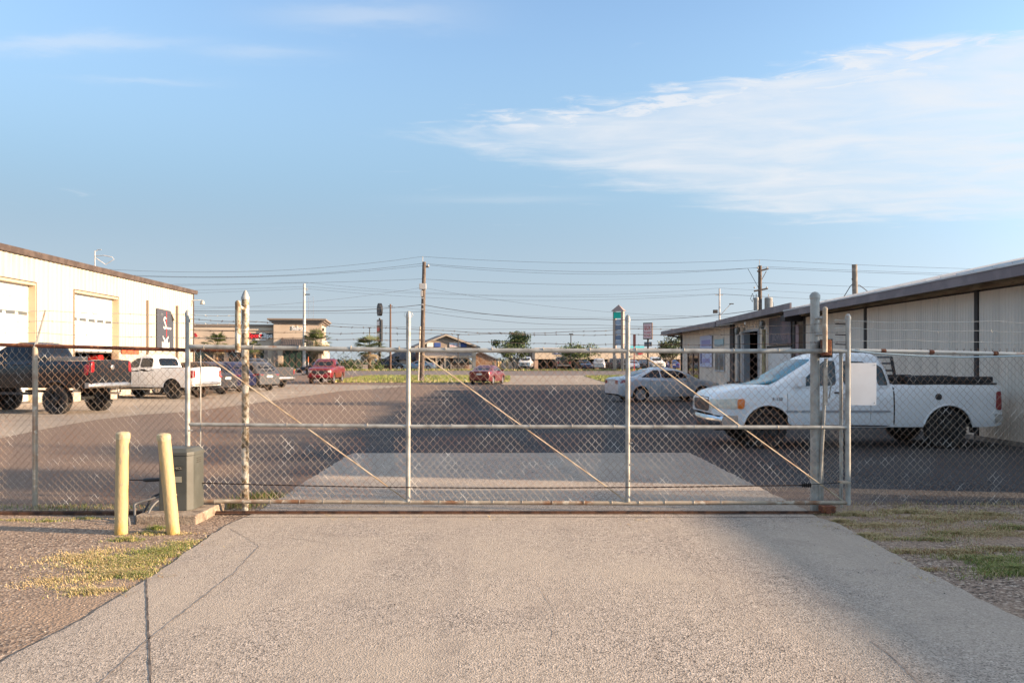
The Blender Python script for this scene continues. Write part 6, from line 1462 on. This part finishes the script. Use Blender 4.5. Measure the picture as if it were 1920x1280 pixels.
for a, c, z0_ in ((797, 812, 1.0), (818, 829, .05), (833, 848, .05), (853, 882, 1.0)):
    wf = empty('shop_window' if z0_ > .5 else 'shop_door', t, (sx(a), 1.53, 0)); w = sx(c)-sx(a); part_box('pane', .06, w-.06, -.01, .03, z0_+.06, sz(672)-.06, sgl, wf)
    for q in ((0, .06), (w-.06, w)): part_box('frame', q[0], q[1], -.05, .0, z0_, sz(672), MATS['porch_beam_tan'], wf)
    part_box('frame', .06, w-.06, -.05, .0, sz(672)-.06, sz(672), MATS['porch_beam_tan'], wf)
for a, c, m_, bg in ((803, 815, wh, wh), (817, 829, bl_, wh), (846, 857, wh, rd), (857, 867, wh, rd), (868, 879, bl_, wh)):
    s_ = part_box('shop_sign', sx(a), sx(c), 1.45, 1.58, sz(650), sz(642), m_, t)
    if bg is rd:
        for k in range(2): smudge(s_, rd if k else bl_, sx(a)+.06, sx(c)-.06, 1.449, sz(646.2+k*3), sz(643.6+k*3), 6, k+a)
for a, c in ((890, 905),): 
    t2 = thing('small_annex', 'low brick annex right of the gabled shop', 'building', (PX(898, 124), 124, gz(124)))
    B().prism([(-1.0, 0), (2.6, 0), (2.6, 1.6), (.2, 2.6), (-1.0, 2.0)], 0, 5, 'y').build('wall', brk, t2); B().prism([(-1.3, 2.05), (.2, 2.75), (3.0, 1.6), (3.0, 1.5), (.2, 2.6), (-1.3, 1.95)], -.2, 5.2, 'y').build('roof', sh, t2)
for k, px in enumerate((925, 934, 938, 951)):
    D = 119+k; q = thing('parking_bollard', ('leftmost of the far yellow bollards right of the gabled shop', 'second far yellow bollard right of the gabled shop', 'third far yellow bollard right of the gabled shop', 'rightmost of the far yellow bollards, left of the round tree')[k], 'bollard', (PX(px, D), D, gz(D)), 0, 'far yellow bollards'); B().tube([(0, 0, 0), (0, 0, 1.2)], .16, 8).lathe([(.16, 1.2), (.1, 1.28), (0, 1.3)], 8).build('pipe', yel, q)
t3 = thing('fence_wall', 'low tan boundary wall between the gabled shop and the round tree', 'wall', (PX(935, 135), 135, .65))
for k in range(6): part_box('wall_section', -3+k*1.6, -1.45+k*1.6, 0, .2, 0, 1.0+.25*(k % 2), mat('far_tan_wall', (.42, .36, .28), .8), t3)
# dark roofed building behind the slim brown pole
D = 124; t = thing('dark_roof_building', 'low building under a dark hipped roof left of the gabled shop', 'building', (PX(745, D), D, gz(D))); ox = t.location.x; oz = gz(D)
b = B(); zr = sz(674); b.add([(sx(716), 0, zr), (sx(786), 0, zr), (sx(786), 9, zr), (sx(716), 9, zr), (sx(737), 4.5, sz(658)), (sx(768), 4.5, sz(658))], [(0, 1, 5, 4), (1, 2, 5), (2, 3, 4, 5), (3, 0, 4), (0, 3, 2, 1)]); b.build('roof', mat('dark_roof', (.05, .055, .065), .8), t)
part_box('wall', sx(722), sx(780), .6, 8.4, 0, zr-.002, mat('peach_wall', (.45, .34, .26), .8), t)
for a in (728, 740): part_box('window', sx(a), sx(a+7), .5, .59, 1.0, 2.0, sgl, t)
part_box('gate_panel', sx(752), sx(772), -.5, -.4, 0, sz(676), stuc, t)
# strip mall
D = 124.5; t = thing('strip_mall', 'long flat strip mall with beige fascia and dark arcade', 'building', (PX(1005, D), D, gz(D)), R(8)); ox = t.location.x; oz = gz(D)
part_box('fascia', sx(1003), sx(1420), 0, 2.6, sz(673), sz(658), stuc2, t); part_box('parapet_cap', sx(1002), sx(1420), -.1, 14, sz(658), sz(655.5), corn, t)
part_box('upper_fascia', sx(1003), sx(1420), .3, 14, sz(655.4), sz(652), stuc, t)
part_box('back_wall', sx(1003), sx(1420), 3.4, 14, 0, sz(659), mat('arcade_wall', (.09, .07, .06), .8), t)
for px in (1006, 1090, 1123, 1172, 1208, 1246, 1290, 1330): part_box('column', sx(px)-.28, sx(px)+.28, .2, .8, 0, sz(673), mat('arcade_column', (.40, .28, .21), .8), t)
for px in range(1014, 1280, 20):
    wf = empty('shop_window', t, (sx(px), 3.3, 0)); part_box('pane', 0, 1.3, .0, .09, .3, 2.3, sgl, wf); part_box('frame', -.06, 0, -.02, .09, .2, 2.4, wh if px % 60 == 14 else dark_t, wf); part_box('frame', 1.3, 1.36, -.02, .09, .2, 2.4, dark_t, wf)
s_ = part_box('shop_sign', sx(1040), sx(1057), -.12, -.002, sz(663.5), sz(659), bl_, t); smudge(s_, wh, sx(1041), sx(1056), -.121, sz(662.6), sz(660), 7, 4)
part_box('shop_sign', sx(1058.5), sx(1062), -.12, -.002, sz(663.5), sz(659), bl_, t)
s_ = part_box('shop_sign', sx(1202), sx(1212), -.12, -.002, sz(664), sz(659), rd, t)
part_box('awning', sx(1192), sx(1226), 3, 5, sz(652), sz(647), mat('teal_awning', (.08, .42, .50), .5), t)
